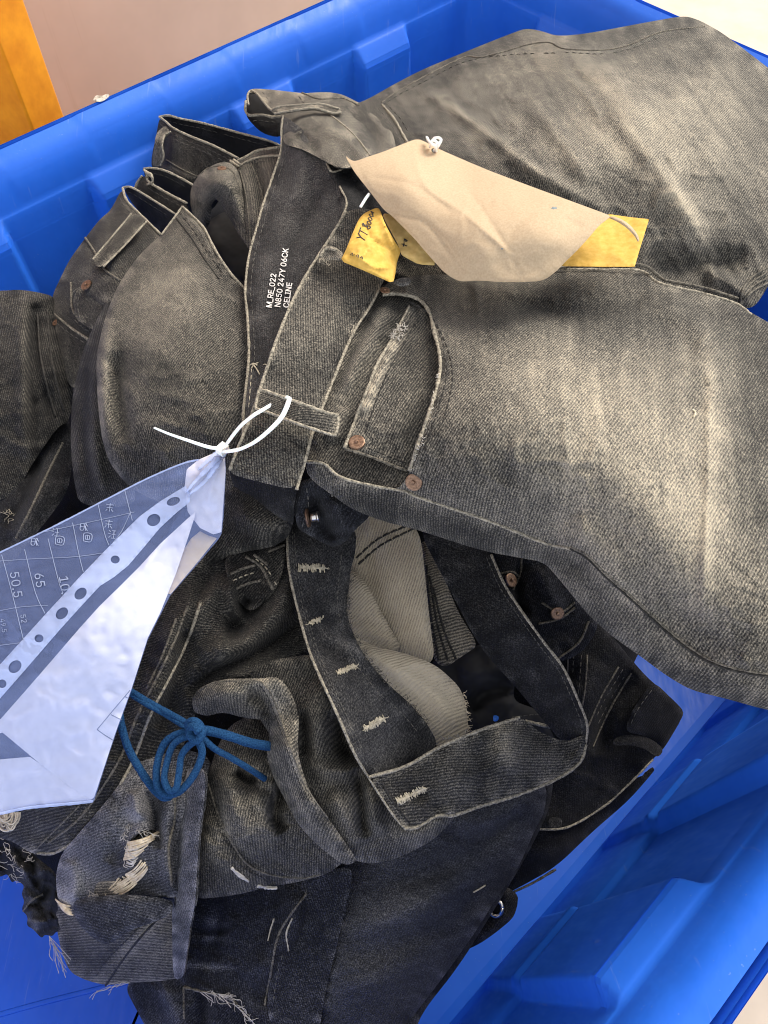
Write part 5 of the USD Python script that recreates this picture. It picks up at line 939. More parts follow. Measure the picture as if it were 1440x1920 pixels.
# strip of the outer waist behind, under the tags
jo = Cloth([(606, 310, 1), (640, 300, 1), (690, 330, 1), (740, 380, 1), (760, 480, 1), (700, 500, 1), (640, 480, 1), (600, 470, 1), (616, 445, 1), (634, 420, 1), (642, 385, 1), (636, 350, 1)], [(610, 315, .402), (690, 335, .400), (750, 470, .396), (610, 465, .402), (640, 390, .405)], noise=1.5, folds=[([(640, 320), (680, 370), (700, 430)], -4, 14)])
jo.build(J1, 'waistband_underlap', D_BLACK, wear=.2, edge=.08)
cord(J1, 'waist_edge', jo, [(612, 305), (622, 322), (640, 318)], HEM, r=.8); cord(J1, 'waist_edge', jo, [(637, 350), (650, 380), (640, 410)], HEM, r=.7)
# pocket facing (recess)
jp = Cloth([(712, 530, 1), (690, 575, 1), (656, 632, 1), (620, 716, 1), (599, 772, 1), (582, 815, 1), (570, 862, 1), (608, 878, 1), (637, 900, 1), (700, 920, 1), (760, 925, 1), (800, 900, 1), (850, 800, 1), (860, 660, 1), (840, 590, 1), (790, 540, 1)],
           [(712, 535, .403), (620, 716, .405), (575, 862, .394), (700, 915, .394), (790, 900, .397), (840, 700, .402), (800, 570, .400), (730, 720, .405)], folds=[([(730, 570), (680, 650), (640, 740)], 4, 20), ([(702, 580), (660, 660), (632, 730)], -3, 10), ([(640, 760), (625, 830)], 3, 18)], noise=1.2, nscale=60)
jp.build(J1, 'pocket_facing', D_WARM, wear=.38, grain=25, edge=0, blobs=[(660, 640, 20, 60, 30, .07), (620, 840, 40, 20, 20, -.06)])
# coin pocket
jc = Cloth([(768, 572, 1), (755, 602, 1), (738, 630, 1), (722, 658, 1), (706, 686, 1), (690, 728, 1), (672, 772, 1), (658, 806, 1), (646, 840, 1), (690, 854, 1), (734, 872, 1), (772, 886, 1), (805, 840, 1), (840, 700, 1), (815, 610, 1), (790, 575, 1)],
           [(768, 572, .406), (706, 686, .414), (646, 840, .406), (734, 872, .403), (800, 850, .404), (838, 700, .409), (800, 590, .405), (745, 740, .414)], noise=1, nscale=60, folds=[([(740, 640), (710, 700), (680, 780)], 1.5, 10)], pucker=[([(744, 636), (714, 694), (680, 780), (664, 820)], .7, 8, 14)])
jc.build(J1, 'coin_pocket', D_WARM, wear=.38, grain=30, edge=.02, streaks=[([(770, 585), (745, 640), (715, 694), (688, 760), (664, 820)], .34, 13)], blobs=[(760, 680, 30, 70, 20, -.03)], h=4)
cord(J1, 'pocket_edge', jc, [(768, 574), (738, 630), (706, 686), (690, 728), (672, 772), (646, 840)], HEM, r=.85, rvar=.35)
for pl in ([(784, 596), (754, 650), (726, 700), (702, 760), (684, 815)], [(772, 590), (746, 640)]): stitches(J1, 'stitching', jc, pl, ST_DARK, 9, 3, r=.45)
cord(J1, 'pocket_edge', jc, [(647, 841), (691, 855), (734, 872), (764, 883)], HEM_DARK, r=.8)
stitches(J1, 'stitching', jc, [(690, 840), (730, 856), (762, 868)], ST_DARK, 9, 4)
threads(J1, 'frayed_thread', [(735, 632), (742, 622), (752, 610), (758, 616), (745, 636)], THREAD, n=60, length=9, spread=180, direction=(0, 1), z=jc, curl=3, r=.28)
rivet(J1, jc, 669, 830, .0044)
# main leg
jM = Cloth([(716, 552, 2), (722, 530, 2), (780, 515, 3), (860, 515, 3), (960, 510, 4), (1040, 503, 4), (1120, 504, 4), (1200, 505, 4), (1240, 532, 4), (1300, 545, 4), (1378, 568, 5), (1412, 588, 6), (1440, 604, 7), (1530, 655, 6), (1800, 760, 6), (1800, 1390, 8), (1530, 1345, 10), (1440, 1332, 10), (1365, 1311, 11), (1295, 1294, 11), (1248, 1266, 11), (1200, 1230, 11), (1150, 1195, 11), (1110, 1160, 11), (1080, 1125, 11), (1045, 1082, 11), (1020, 1054, 11), (975, 1046, 11), (910, 1034, 11), (845, 1014, 11), (785, 994, 11), (720, 978, 10), (660, 955, 8), (625, 930, 6), (590, 905, 4), (574, 885, 3), (575, 865, 1.2), (608, 868, 1.2), (637, 892, 1.2), (694, 908, 1.2), (745, 918, 1), (762, 898, 1.2), (768, 882, 1.5), (781, 842, 1.6), (796, 800, 1.8), (812, 752, 2), (824, 705, 2), (825, 669, 2), (815, 625, 2), (804, 584, 2), (782, 560, 1.8), (745, 551, 1.5)],
           [(716, 552, .409), (824, 690, .424), (768, 882, .412), (640, 900, .398), (590, 890, .392), (720, 970, .372), (845, 1005, .372), (975, 1040, .372), (1080, 1115, .372), (1200, 1220, .372), (1295, 1285, .372), (1440, 1320, .376), (1520, 1300, .38), (1520, 700, .395), (1790, 780, .365), (1790, 1370, .355), (1780, 1050, .385), (1440, 620, .398), (1240, 540, .402), (1000, 520, .404), (800, 530, .402), (950, 700, .432), (1200, 750, .434), (1200, 1000, .425), (1000, 900, .428), (1400, 1000, .422), (1400, 1230, .405), (850, 930, .408)],
           folds=[([(1020, 1020), (1060, 1060), (1100, 1050)], -3, 22), ([(1060, 980), (1110, 1030), (1180, 1110)], 4, 36), ([(1330, 700), (1330, 900), (1320, 1100), (1320, 1170)], 1.8, 10), ([(850, 520), (950, 545), (1080, 555)], 2, 18), ([(960, 560), (1060, 590), (1180, 570), (1260, 560)], -3, 24), ([(1200, 560), (1280, 590), (1330, 640), (1340, 720)], 4, 26), ([(1240, 1120), (1300, 1180), (1400, 1210)], -4, 40)], noise=1.8, nscale=170, cdir=84,
           pucker=[([(640, 902), (756, 930), (870, 968), (1020, 1026), (1100, 1052), (1185, 1132), (1295, 1228), (1440, 1275)], .5, 12, 22), ([(752, 560), (808, 620), (828, 690), (812, 770), (782, 850)], .5, 10, 14)])
jM.build(J1, 'near_leg', D_WARM, wear=.40, grain=22, edge=.02, foldwear=.05, slub=.035, slub_dir=86, mott=.05, h=5.5,
         blobs=[(1060, 740, 190, 130, 30, .20), (1200, 900, 190, 190, 0, .19), (1240, 1050, 200, 130, 20, .10), (1330, 900, 50, 240, 2, .13), (900, 850, 70, 110, 10, -.05), (880, 590, 130, 40, 0, -.04), (1150, 590, 180, 45, 5, -.13), (1100, 640, 60, 34, 20, -.07), (700, 945, 120, 26, 15, -.10), (900, 1000, 130, 22, 15, -.13), (1060, 1060, 50, 30, 40, -.10), (1430, 700, 60, 200, 0, -.08), (1100, 1150, 60, 24, 45, -.04), (1330, 1290, 160, 22, 18, -.06), (960, 620, 50, 40, 0, -.05), (830, 600, 30, 30, 0, .03)],
         streaks=[([(1335, 560), (1330, 700), (1335, 850), (1330, 950), (1328, 1080), (1322, 1180)], 0.098, 15), ([(1330, 700), (1345, 860), (1340, 1000)], 0.065, 35), ([(1078, 560), (1070, 620), (1060, 700), (1040, 780)], 0.085, 12), ([(1110, 690), (1125, 780), (1150, 860)], 0.078, 11), ([(1180, 620), (1170, 720), (1180, 820)], 0.078, 11), ([(1240, 620), (1232, 720), (1240, 830)], 0.072, 11), ([(1290, 610), (1286, 720), (1292, 830)], 0.065, 11), ([(990, 650), (1000, 720), (1030, 800)], 0.065, 14), ([(1205, 1090), (1195, 1130), (1200, 1170)], 0.065, 12), ([(1320, 1040), (1350, 1060), (1370, 1090)], 0.052, 16), ([(880, 560), (900, 650), (930, 720)], 0.039, 16), ([(1150, 560), (1140, 640)], 0.033, 11), ([(1130, 980), (1180, 1010), (1240, 1000)], 0.039, 27), ([(640, 900), (756, 926), (870, 964), (1020, 1022), (1100, 1050), (1185, 1130), (1295, 1226), (1440, 1270)], 0.046, 18)])
cord(J1, 'side_seam', jM, [(574, 866), (608, 870), (637, 894), (694, 910), (756, 921), (785, 933), (870, 961), (940, 986), (1020, 1018), (1070, 1029)], HEM, r=.85)
cord(J1, 'side_seam', jM, [(1070, 1029), (1100, 1046), (1135, 1081), (1185, 1126), (1245, 1181), (1295, 1221), (1340, 1246), (1400, 1262), (1500, 1276)], ST_DARK, r=.7, dz=.1)
cord(J1, 'side_seam', jM, [(1070, 1025), (1102, 1042), (1138, 1077), (1188, 1122), (1248, 1177), (1298, 1217), (1342, 1242), (1400, 1258), (1500, 1272)], HEM_DARK, r=.5, dz=.1)
cord(J1, 'pocket_edge', jM, [(718, 553), (745, 551), (782, 560), (804, 584), (815, 625), (825, 669), (824, 705), (812, 752), (796, 800), (781, 842), (768, 882)], HEM, r=1.05, rvar=.3)
for pl in ([(756, 562), (796, 582), (822, 620), (836, 668), (836, 712), (824, 760), (808, 808), (794, 850)], [(770, 566), (806, 590), (834, 640), (848, 690), (846, 730), (834, 780), (818, 826)]): stitches(J1, 'stitching', jM, pl, ST_DARK, 9, 4, r=.42)
cord(J1, 'leg_seam', jM, [(1040, 505), (1120, 506), (1200, 508), (1238, 532), (1320, 551), (1380, 570), (1408, 590)], HEM, r=1.0); cord(J1, 'leg_seam', jA, [(1040, 502), (1120, 498), (1200, 496), (1236, 518), (1250, 526), (1320, 540), (1384, 560)], HEM_DARK, r=.9, dz=12)
threads(J1, 'frayed_thread', [(770, 880), (776, 864), (782, 846), (800, 800), (825, 672)], THREAD, n=30, length=7, spread=120, direction=(1, 0), z=jM, curl=2, r=.22)
rivet(J1, jM, 776, 904, .0044); rivet(J1, jM, 722, 545, .0030)
for k, x in enumerate((622, 634)): stitches(J1, 'bartack', jM, [(x, 890 + 4 * k), (x + 1, 934 - 2 * k)], ST_MID, 5, 1, r=.5)
put_tubes(J1, 'lint', [tube(jM.p(spline([(1299, 768), (1304, 774), (1300, 782)], 2), .0008), .0005, 5)], ST_LIGHT)
# lower fly flap with a button
jf = Cloth([(557, 905, 2), (600, 890, 2), (660, 930, 3), (700, 955, 3), (690, 972, 3), (664, 995, 3), (654, 1012, 3), (626, 1028, 3), (606, 1018, 3), (580, 1004, 3), (556, 990, 3), (552, 945, 2)], [(557, 910, .372), (690, 965, .358), (630, 1024, .340), (556, 985, .352), (610, 940, .368)], folds=[([(590, 920), (600, 970), (625, 1015)], -5, 14), ([(625, 930), (640, 970), (640, 1000)], 4, 18)], noise=1.5)
jf.build(J1, 'fly_flap', D_COOL, wear=.14, grain=15, edge=.06)
stitches(J1, 'stitching', jf, [(575, 915), (578, 950), (566, 990)], ST_MID, 8, 5)
bp = jf.p([(578, 971)], .002)[0]; bq = jf.p([(594, 969)], .006)[0]; d = (bq - bp) / np.linalg.norm(bq - bp)
put_tubes(J1, 'fly_button', [tube(np.array([bp + d * .0015, bp + d * .0050]), .0026, 16), tube(np.array([bp + d * .0048, bp + d * .0062]), .0031, 16)], STEEL)
put_tubes(J1, 'button_base', [tube(np.array([bp - d * .0008, bp + d * .0006]), .0052, 20)], COPPER)
# lower dark strip of waistband end and the outer waistband
jwl = Cloth([(429, 880, 3), (440, 870, 2), (560, 905, 2), (556, 922, 2), (550, 960, 2), (552, 985, 3), (500, 960, 4), (440, 920, 5)], [(430, 882, .366), (556, 918, .376), (550, 985, .350), (440, 915, .350)], noise=1)
jwl.build(J1, 'waistband_underside', D_BLACK, wear=.18, edge=.04)
jw = Cloth([(648, 394, 1), (632, 425, 1), (615, 452, 1), (590, 490, 1), (565, 532, 1), (545, 572, 1), (529, 611, 1), (514, 650, 1), (503, 683, 1), (488, 728, 1), (476, 766, 1), (456, 814, 1), (436, 864, 2), (431, 880, 3), (436, 890, 4), (480, 902, 4), (556, 920, 2), (574, 862, 1), (586, 814, 1), (603, 770, 1), (624, 716, 1), (660, 630, 1), (692, 578, 1), (713, 538, 1), (735, 500, 1), (740, 440, 1), (700, 390, 1)],
           [(648, 396, .412), (565, 532, .414), (488, 728, .414), (433, 878, .402), (556, 915, .398), (603, 770, .409), (660, 630, .410), (713, 538, .410), (730, 460, .408), (590, 640, .418), (520, 820, .412)],
           folds=[([(640, 560), (620, 620), (590, 680)], 1.2, 16), ([(560, 760), (530, 840)], -1, 20)], noise=1.3, nscale=55, pucker=[([(700, 560), (645, 650), (610, 740), (578, 850)], .6, 12, 18), ([(640, 420), (560, 560), (500, 720)], .6, 10, 18)])
jw.build(J1, 'outer_waistband', D_WARM, wear=.36, grain=62, edge=.10, foldwear=.05, h=5, blobs=[(600, 580, 30, 60, 25, .06), (480, 840, 40, 30, 0, -.06), (520, 860, 60, 40, 0, -.06), (560, 470, 30, 40, 0, -.03)])
cord(J1, 'waist_edge', jw, [(649, 396), (632, 425), (615, 452), (590, 490), (565, 532), (545, 572), (529, 611), (514, 650), (503, 683), (488, 728), (477, 764), (457, 814), (437, 864), (432, 880)], HEM, r=.95)
cord(J1, 'waist_edge', jw, [(712, 541), (692, 578), (659, 631), (623, 717), (602, 771), (585, 815), (573, 862), (556, 918)], HEM, r=.85)
for pl in ([(702, 545), (650, 632), (614, 716), (592, 772)], ): stitches(J1, 'stitching', jw, pl, ST_DARK, 9, 4)
# belt loops
bl = Cloth([(485, 730, 1), (500, 733, 1), (560, 754, 1), (610, 772, 1), (635, 779, 1), (634, 800, 1), (628, 818, 1), (608, 812, 1), (560, 796, 1), (510, 777, 1), (478, 766, 1)], [(485, 732, .4205), (560, 775, .4255), (634, 785, .4175), (478, 766, .4185), (625, 815, .416)], noise=.5)
bl.build(J1, 'belt_loop', D_WARM, wear=.33, grain=-20, edge=.16, h=4)
cord(J1, 'loop_edge', bl, [(485, 731), (500, 734), (560, 755), (610, 773), (634, 780)], HEM, r=1.0); cord(J1, 'loop_edge', bl, [(479, 766), (510, 776), (560, 795), (608, 811), (627, 817)], HEM, r=.8); cord(J1, 'loop_edge', bl, [(634, 781), (633, 800), (627, 817)], HEM, r=.9); cord(J1, 'loop_edge', bl, [(486, 731), (482, 748), (479, 765)], HEM, r=.8)
stitches(J1, 'stitching', bl, [(620, 776), (615, 812)], ST_MID, 6, 3)
bl2 = Cloth([(596, 478, 1), (608, 460, 1), (628, 462, 1), (645, 476, 1), (640, 490, 1), (620, 486, 1), (606, 494, 1)], [(598, 480, .420), (640, 480, .426), (610, 490, .420)], noise=.5)
bl2.build(J1, 'belt_loop', D_WARM, wear=.4, edge=.2, h=3)
cord(J1, 'loop_edge', bl2, [(600, 482), (612, 466), (632, 470)], HEM, r=1.0); threads(J1, 'frayed_thread', [(598, 482), (612, 490)], HEM, n=10, length=9, spread=90, direction=(0, 1), z=bl2)
bl3 = Cloth([(735, 528, 1), (752, 520, 1), (772, 522, 1), (768, 535, 1), (748, 538, 1)], .4165, noise=.8, nscale=8)
bl3.build(J1, 'belt_loop', D_BLACK, wear=.3, edge=.2, h=3)
def oval(cx, cy, a, b, ang):
    t = np.linspace(0, 2 * np.pi, 14, endpoint=False); ca, sa = math.cos(ang), math.sin(ang)
    return [(cx + a * math.cos(q) * ca - b * math.sin(q) * sa, cy + a * math.cos(q) * sa + b * math.sin(q) * ca) for q in t]
# ================================================================= tags, sleeve, ties, cord
YT = Thing('yellow_tag', 'creased yellow paper tag with handwriting, tied beside the printed waistband, left of the kraft card', 'tag', at(690, 460, .43))
y1 = Cloth([(638, 489), (648, 470), (660, 440), (672, 412), (682, 400), (706, 389), (712, 392), (722, 420), (740, 452), (752, 470), (744, 492), (742, 510), (737, 532), (706, 518), (672, 503)], [(640, 488, .428), (690, 400, .428), (720, 420, .436), (740, 470, .424), (738, 530, .424), (690, 460, .436)], noise=1.0, nscale=26, creases=0, folds=[([(655, 470), (700, 500), (745, 500)], 1.6, 5, 'e'), ([(715, 400), (728, 440), (742, 470)], 2, 5, 'e'), ([(680, 410), (700, 450), (735, 470)], -1.2, 4, 'e'), ([(660, 490), (690, 470), (700, 430)], 1.0, 4, 'e')], smooth=1)
y1.build(YT, 'paper', YELLOW, wear=0, h=3, thick=.35)
def ink(parent, surf, strokes, o, along, size, r=.00035, mat=None, name='handwriting'):
    a = np.array(along, float); a /= np.linalg.norm(a); b = np.array([a[1], -a[0]]); ts = []
    for st in strokes:
        q = np.array(st, float); px = np.array(o) + size * (q[:, :1] * a + q[:, 1:2] * b)
        ts.append(tube(surf.p(spline(px, 1.5) if len(px) > 2 else px, .0003), r, 5, flat=.4))
    return put_tubes(parent, name, ts, mat or INK)
YT8 = [[(0, 1), (.25, .55)], [(.55, 1), (.25, .55), (.1, 0)], [(.6, .95), (1.2, 1.0)], [(.9, .98), (.75, 0)], [(1.75, .95), (1.45, .8), (1.75, .5), (1.4, .2), (1.6, 0), (1.75, .2), (1.5, .55), (1.75, .9), (1.6, 1)],
       [(2.1, .6), (1.9, .35), (2.05, .1), (2.25, .35), (2.1, .6)], [(2.5, .65), (2.35, .4), (2.45, .15), (2.65, .4), (2.5, .65)], [(2.9, .7), (2.75, .45), (2.85, .2), (3.05, .45), (2.9, .7)], [(3.1, .3), (3.3, .7), (3.25, .3)]]
ink(YT, y1, YT8, (684, 452), (.42, -1), 17)
ink(YT, y1, [[(0, 0), (.4, .6), (.5, 0), (.9, .5)], [(1.3, .2), (1.6, .6), (1.9, .1), (1.4, .15)], [(2.2, .1), (2.5, .5), (2.8, 0)]], (656, 478), (1, .32), 9, .00025)
YS = Thing('pale_tag', 'pale yellow slip with small pen marks half hidden under the kraft card', 'tag', at(760, 450, .42))
y2 = Cloth([(716, 400), (740, 402), (790, 450), (822, 498), (785, 496), (766, 486), (752, 478), (748, 462), (736, 440), (724, 418)], [(718, 402, .423), (790, 450, .424), (820, 496, .420), (750, 470, .420)], noise=.8, nscale=24, smooth=1)
y2.build(YS, 'paper', YELLOW_PALE, wear=0, h=3, thick=.35)
ink(YS, y2, [[(0, .5), (.6, .6)], [(.3, .9), (.25, 0)], [(.8, .8), (1.0, .2), (1.2, .8), (.9, .5)]], (762, 464), (.35, -1), 12)
YB = Thing('yellow_card', 'bright yellow card sticking out from under the right end of the kraft card', 'card', at(1150, 450, .44))
y3 = Cloth([(1030, 498), (1060, 440), (1110, 405), (1145, 402), (1180, 407), (1217, 411), (1208, 440), (1200, 466), (1190, 500), (1130, 500)], [(1040, 495, .432), (1140, 405, .435), (1215, 412, .442), (1190, 498, .438), (1120, 450, .436)], noise=.6, nscale=40, smooth=0)
y3.build(YB, 'paper', YELLOW, wear=0, h=4, thick=.4)
KC = Thing('kraft_card', 'large creased beige kraft paper card with torn edges lying across the topmost jeans', 'card', at(880, 420, .45))
k1 = Cloth([(647, 291, .5), (655, 298), (664, 303), (690, 294), (720, 284), (750, 272), (778, 261), (790, 262), (822, 279), (870, 300), (920, 321), (960, 336), (1000, 351), (1060, 373), (1120, 395), (1146, 405), (1140, 410), (1124, 422), (1102, 448), (1082, 470), (1062, 489), (1046, 506), (1030, 519), (1014, 527), (975, 529), (940, 529), (900, 526), (862, 528), (846, 520), (830, 508), (812, 488), (796, 470), (775, 445), (750, 420), (735, 405), (720, 394), (700, 368), (680, 342), (664, 322)],
           [(647, 291, .436), (664, 322, .438), (720, 394, .437), (796, 470, .436), (862, 528, .433), (1014, 527, .440), (1062, 489, .446), (1146, 405, .452), (1000, 351, .446), (870, 300, .434), (785, 261, .428), (760, 340, .448), (900, 420, .456), (1000, 430, .458), (1040, 450, .456)], noise=.4, nscale=60, creases=0,
           folds=[([(660, 300), (720, 390), (800, 420), (870, 510)], -1.0, 4, 'e'), ([(770, 270), (800, 350), (870, 400), (950, 470), (990, 520)], 1.1, 5, 'e'), ([(690, 330), (780, 350), (850, 400)], -.8, 4, 'e'), ([(865, 405), (900, 392), (930, 376)], -.9, 3, 'e'), ([(950, 450), (985, 410), (1050, 380)], -.8, 3, 'e'), ([(1050, 405), (1070, 415), (1095, 426)], -.8, 4, 'e'), ([(830, 290), (862, 340), (905, 395), (950, 460), (990, 525)], -2.2, 45), ([(865, 345), (905, 395), (985, 520)], -.8, 6, 'e')], smooth=1)
k1.build(KC, 'card', KRAFT, wear=0, h=4.5, thick=.6, holes=[oval(814, 282, 5.5, 4.2, .4)])
k2 = Cloth([(1138, 407), (1150, 405), (1168, 412), (1184, 424), (1196, 440), (1199, 450), (1196, 455), (1191, 444), (1176, 428), (1158, 416)], [(1140, 407, .4505), (1196, 452, .4485), (1168, 416, .4535)], noise=.2, smooth=1)
k2.build(KC, 'curled_corner', KRAFT, wear=0, h=3, thick=.5)
# marks on the card, kept flat
def mark(parent, surf, pts, mat, name='ink_mark', dz=.0003):
    q = Cloth([(x, y) for x, y in pts], 0.0, noise=0, smooth=1); q.z = lambda x, y: surf.z(x, y) + dz; q.seed = 3
    q.build(parent, name, mat, wear=0, h=2, thick=.1, edge=0)
GREY_INK = noisy('grey_ink', (.13, .17, .18), (.2, .24, .25), 500, .8); mark(KC, k1, [(1032, 388), (1040, 387), (1050, 390), (1040, 393), (1033, 392)], GREY_INK)
mark(KC, k1, [(936, 465), (942, 465), (949, 469), (943, 469)], GREY_INK)
cb = Cloth([(862, 527), (885, 519), (892, 520), (905, 528), (885, 529)], .4345, noise=.2, smooth=0)
CS = Thing('crumpled_tie', 'knotted white plastic string poking through the top edge of the kraft card', 'string', at(815, 268, .44))
put_tubes(CS, 'string', [tube(at(q[:, 0], q[:, 1], .433 + .008 * np.sin(np.linspace(0, 3.1, len(q)))), .0008, 7, .2) for q in (spline([(806, 274), (812, 262), (820, 258), (827, 262), (822, 274), (814, 282)], 2), spline([(800, 257), (806, 266), (816, 274), (818, 284)], 2), spline([(802, 262), (812, 272), (824, 268)], 2), spline([(814, 282), (822, 270), (812, 264), (806, 276)], 2))], STRAP)
put_tubes(CS, 'string', [tube(at(np.array([676, 686, 692]), np.array([388, 372, 364]), np.array([.436, .437, .436])), .0009, 7)], STRAP)

# ---- plastic sleeve with papers
SL = Thing('plastic_sleeve', 'clear punched plastic sleeve printed with a grid and numbers, bunched at its tip', 'sleeve', at(200, 1200, .36))
SZ = [(420, 844, .392), (422, 915, .386), (416, 1001, .374), (319, 1117, .366), (247, 1294, .352), (176, 1504, .318), (56, 1515, .308), (-60, 1530, .305), (-60, 1060, .352), (101, 986, .368), (277, 896, .382), (360, 862, .390), (200, 1150, .372), (60, 1300, .350)]
def slz(dz): return [(x, y, z + dz) for x, y, z in SZ]
sf = Cloth([(421, 846), (424, 880), (422, 915), (420, 960), (416, 1000), (409, 1012), (370, 1058), (319, 1117), (277, 1200), (247, 1294), (217, 1376), (196, 1440), (176, 1503), (163, 1504), (150, 1507), (100, 1512), (56, 1516), (0, 1527), (-70, 1535), (-70, 1065), (0, 1035), (101, 986), (202, 934), (277, 896), (340, 869), (372, 861), (392, 856), (405, 846)], slz(0), noise=.8, nscale=60, smooth=0, seed=11,
           folds=[([(415, 850), (380, 890), (340, 960), (250, 1100)], 1.6, 8, 'e'), ([(418, 852), (392, 880), (372, 900), (352, 925)], 2.2, 6, 'e'), ([(419, 860), (400, 900), (390, 950)], 1.6, 7, 'e'), ([(414, 850), (396, 868), (372, 882)], 1.8, 5, 'e'), ([(242, 960), (225, 990), (205, 1024)], 1.0, 5, 'e'), ([(60, 1040), (180, 1010), (260, 1000)], .8, 8, 'e')])
sf.build(SL, 'front_film', FILM, wear=0, h=4.5, thick=.12, edge=0)
class Lift:
    """the sleeve's surface shifted by dz"""
    def __init__(s, base, dz): s.b, s.dz = base, dz
    def z(s, x, y): return s.b.z(x, y) + s.dz
    def drop(s, xy): return 0.0
    def p(s, xy, dz=0.0): xy = np.asarray(xy, float); return at(xy[:, 0], xy[:, 1], s.z(xy[:, 0], xy[:, 1]) + dz)
def sheet(parent, name, pts, mat, dz, holes=(), h=4.5, thick=.12, label=None):
    q = Cloth([(x, y) for x, y in pts], 0.0, noise=0, smooth=0, seed=11); q.z = lambda x, y: sf.z(x, y) + dz
    q.build(parent, name, mat, wear=0, h=h, thick=thick, holes=holes, edge=0); return q
HL = [oval(325, 940, 13, 7.5, -.35), oval(288, 975, 13, 11, -.5), oval(216, 1049, 8.5, 7.5, 0), oval(151, 1113, 13, 9.5, -.75), oval(116, 1150, 13, 9.5, -.75), oval(73, 1197, 8.5, 7.5, 0), oval(28, 1250, 13.5, 10.5, -.75), oval(4, 1282, 8, 8, 0)]
sheet(SL, 'punched_strip', [(348, 911), (357, 925), (356, 941), (330, 962), (300, 990), (270, 1026), (240, 1061), (214, 1082), (187, 1099), (150, 1139), (112, 1181), (56, 1246), (0, 1310), (-60, 1375), (-60, 1310), (0, 1246), (75, 1163), (150, 1081), (205, 1024), (262, 968), (300, 940)], FILM_STRIP, .0009, holes=HL, h=4, thick=.15)
# printed grid, digits and characters on the film
GRID = usdkit.material(stage, '/World/Looks/printed_grid', {'p': ('principled_bsdf', {'base_color': (.22, .27, .42), 'roughness': .5})}, surface='p.BSDF')
lift = Lift(sf, .0003)
gl = [[(0, 1052), (120, 1048), (200, 1040)], [(20, 1090), (140, 1070)]]
gl = [[(3, 1040), (22, 1110), (44, 1200)], [(46, 1030), (66, 1110), (84, 1150)], [(90, 1010), (110, 1090), (118, 1112)], [(136, 980), (148, 1040), (156, 1072)], [(184, 946), (196, 1000), (204, 1022)], [(234, 920), (248, 976)],
      [(0, 1052), (60, 1048), (140, 1044), (200, 1036)], [(70, 1000), (140, 985), (200, 972), (252, 960)], [(0, 1145), (40, 1138), (90, 1135)], [(0, 1210), (40, 1205)], [(244, 962), (228, 996), (210, 1020)]]
put_tubes(SL, 'printed_grid', [tube(lift.p(spline(g, 5)), .00017, 4, flat=.3) for g in gl], GRID)
for tx, o, hg in (('50.5', (18, 1072), 17), ('65', (64, 1074), 17), ('10.', (110, 1080), 17), ('52', (38, 1152), 10), ('49.5', (0, 1160), 9)):
    text_on(SL, 'printed_number', lift, tx, o, (.16, 1), hg, GRID, dz=.15)
GLY = {'a': [[(0, 0), (1, 0), (1, 1), (0, 1), (0, 0)], [(.25, .25), (.75, .25), (.75, .75), (.25, .75), (.25, .25)], [(.5, .25), (.5, .75)]], 'b': [[(0, .9), (1, .9)], [(.5, 1.1), (.5, 0)], [(.1, .5), (.9, .5)], [(.2, .3), (0, 0)], [(.7, .3), (1, 0)]], 'c': [[(.1, 1), (.3, .8)], [(0, .6), (.3, .6)], [(.1, 0), (.35, .3)], [(.5, 1), (1, 1)], [(.75, 1), (.75, 0)], [(.5, .5), (1, .5)], [(.45, 0), (1, 0)]], 'd': [[(0, .9), (.45, .9), (.45, .1), (0, .1), (0, .9)], [(0, .5), (.45, .5)], [(.6, 1), (1, .6)], [(.8, 1), (.7, .5), (1, 0)], [(.6, .6), (.75, 0)]]}
for g, o in (('c', (96, 990)), ('a', (104, 1006)), ('d', (150, 980)), ('a', (156, 1000)), ('b', (196, 975)), ('c', (202, 994)), ('b', (198, 944)), ('d', (58, 1008))):
    ink(SL, lift, GLY[g], (o[0], o[1] + 14), (1, .12), 14, .0002, GRID, 'printed_character')
put_tubes(SL, 'welded_edge', [tube(sf.p(spline([(0, 1036), (101, 987), (202, 935), (277, 897), (340, 870), (372, 862)], 5), .0002), .0005, 6, .2)], FILM_STRIP)
put_tubes(SL, 'welded_edge', [tube(sf.p(spline([(-60, 1533), (0, 1525), (56, 1514), (150, 1505), (174, 1502)], 5), .0002), .0008, 6, .2)], FILM_STRIP)
PS = Thing('white_sheet', 'blank white paper sheet with a thin printed table corner inside the plastic sleeve', 'paper', at(200, 1250, .35))
w1 = sheet(PS, 'page', [(366, 960), (352, 972), (300, 1020), (262, 1062), (225, 1099), (187, 1136), (150, 1177), (75, 1264), (4, 1345), (-50, 1400), (4, 1373), (75, 1432), (120, 1468), (170, 1500), (176, 1496), (196, 1436), (217, 1372), (247, 1290), (277, 1196), (300, 1150), (330, 1075), (352, 1010), (366, 966)], PAPER, -.0008)
lf = Lift(sf, -.00055)
put_tubes(PS, 'printed_line', [tube(lf.p(spline(g, 5)), .0002, 4, flat=.3) for g in ([(244, 1294), (212, 1332), (182, 1368)], [(182, 1368), (196, 1378), (212, 1388)], [(208, 1340), (228, 1350)], [(234, 1306), (240, 1309)])], LINE)
PU = Thing('white_sheet', 'second white paper with a folded lower flap showing below the first sheet in the sleeve', 'paper', at(60, 1470, .31))
w2 = sheet(PU, 'page', [(-60, 1432), (0, 1424), (56, 1419), (75, 1432), (120, 1468), (172, 1501), (150, 1504), (56, 1513), (0, 1523), (-60, 1530)], PAPER, -.0016)
PT = Thing('white_sheet', 'crumpled white paper corner gathered under the zip tie at the tip of the plastic sleeve', 'paper', at(390, 930, .38))
w3 = Cloth([(420, 848), (423, 880), (421, 915), (415, 998), (400, 1002), (375, 990), (352, 960), (346, 914), (350, 880), (372, 862), (404, 848)], 0.0, noise=0, smooth=0, seed=11)
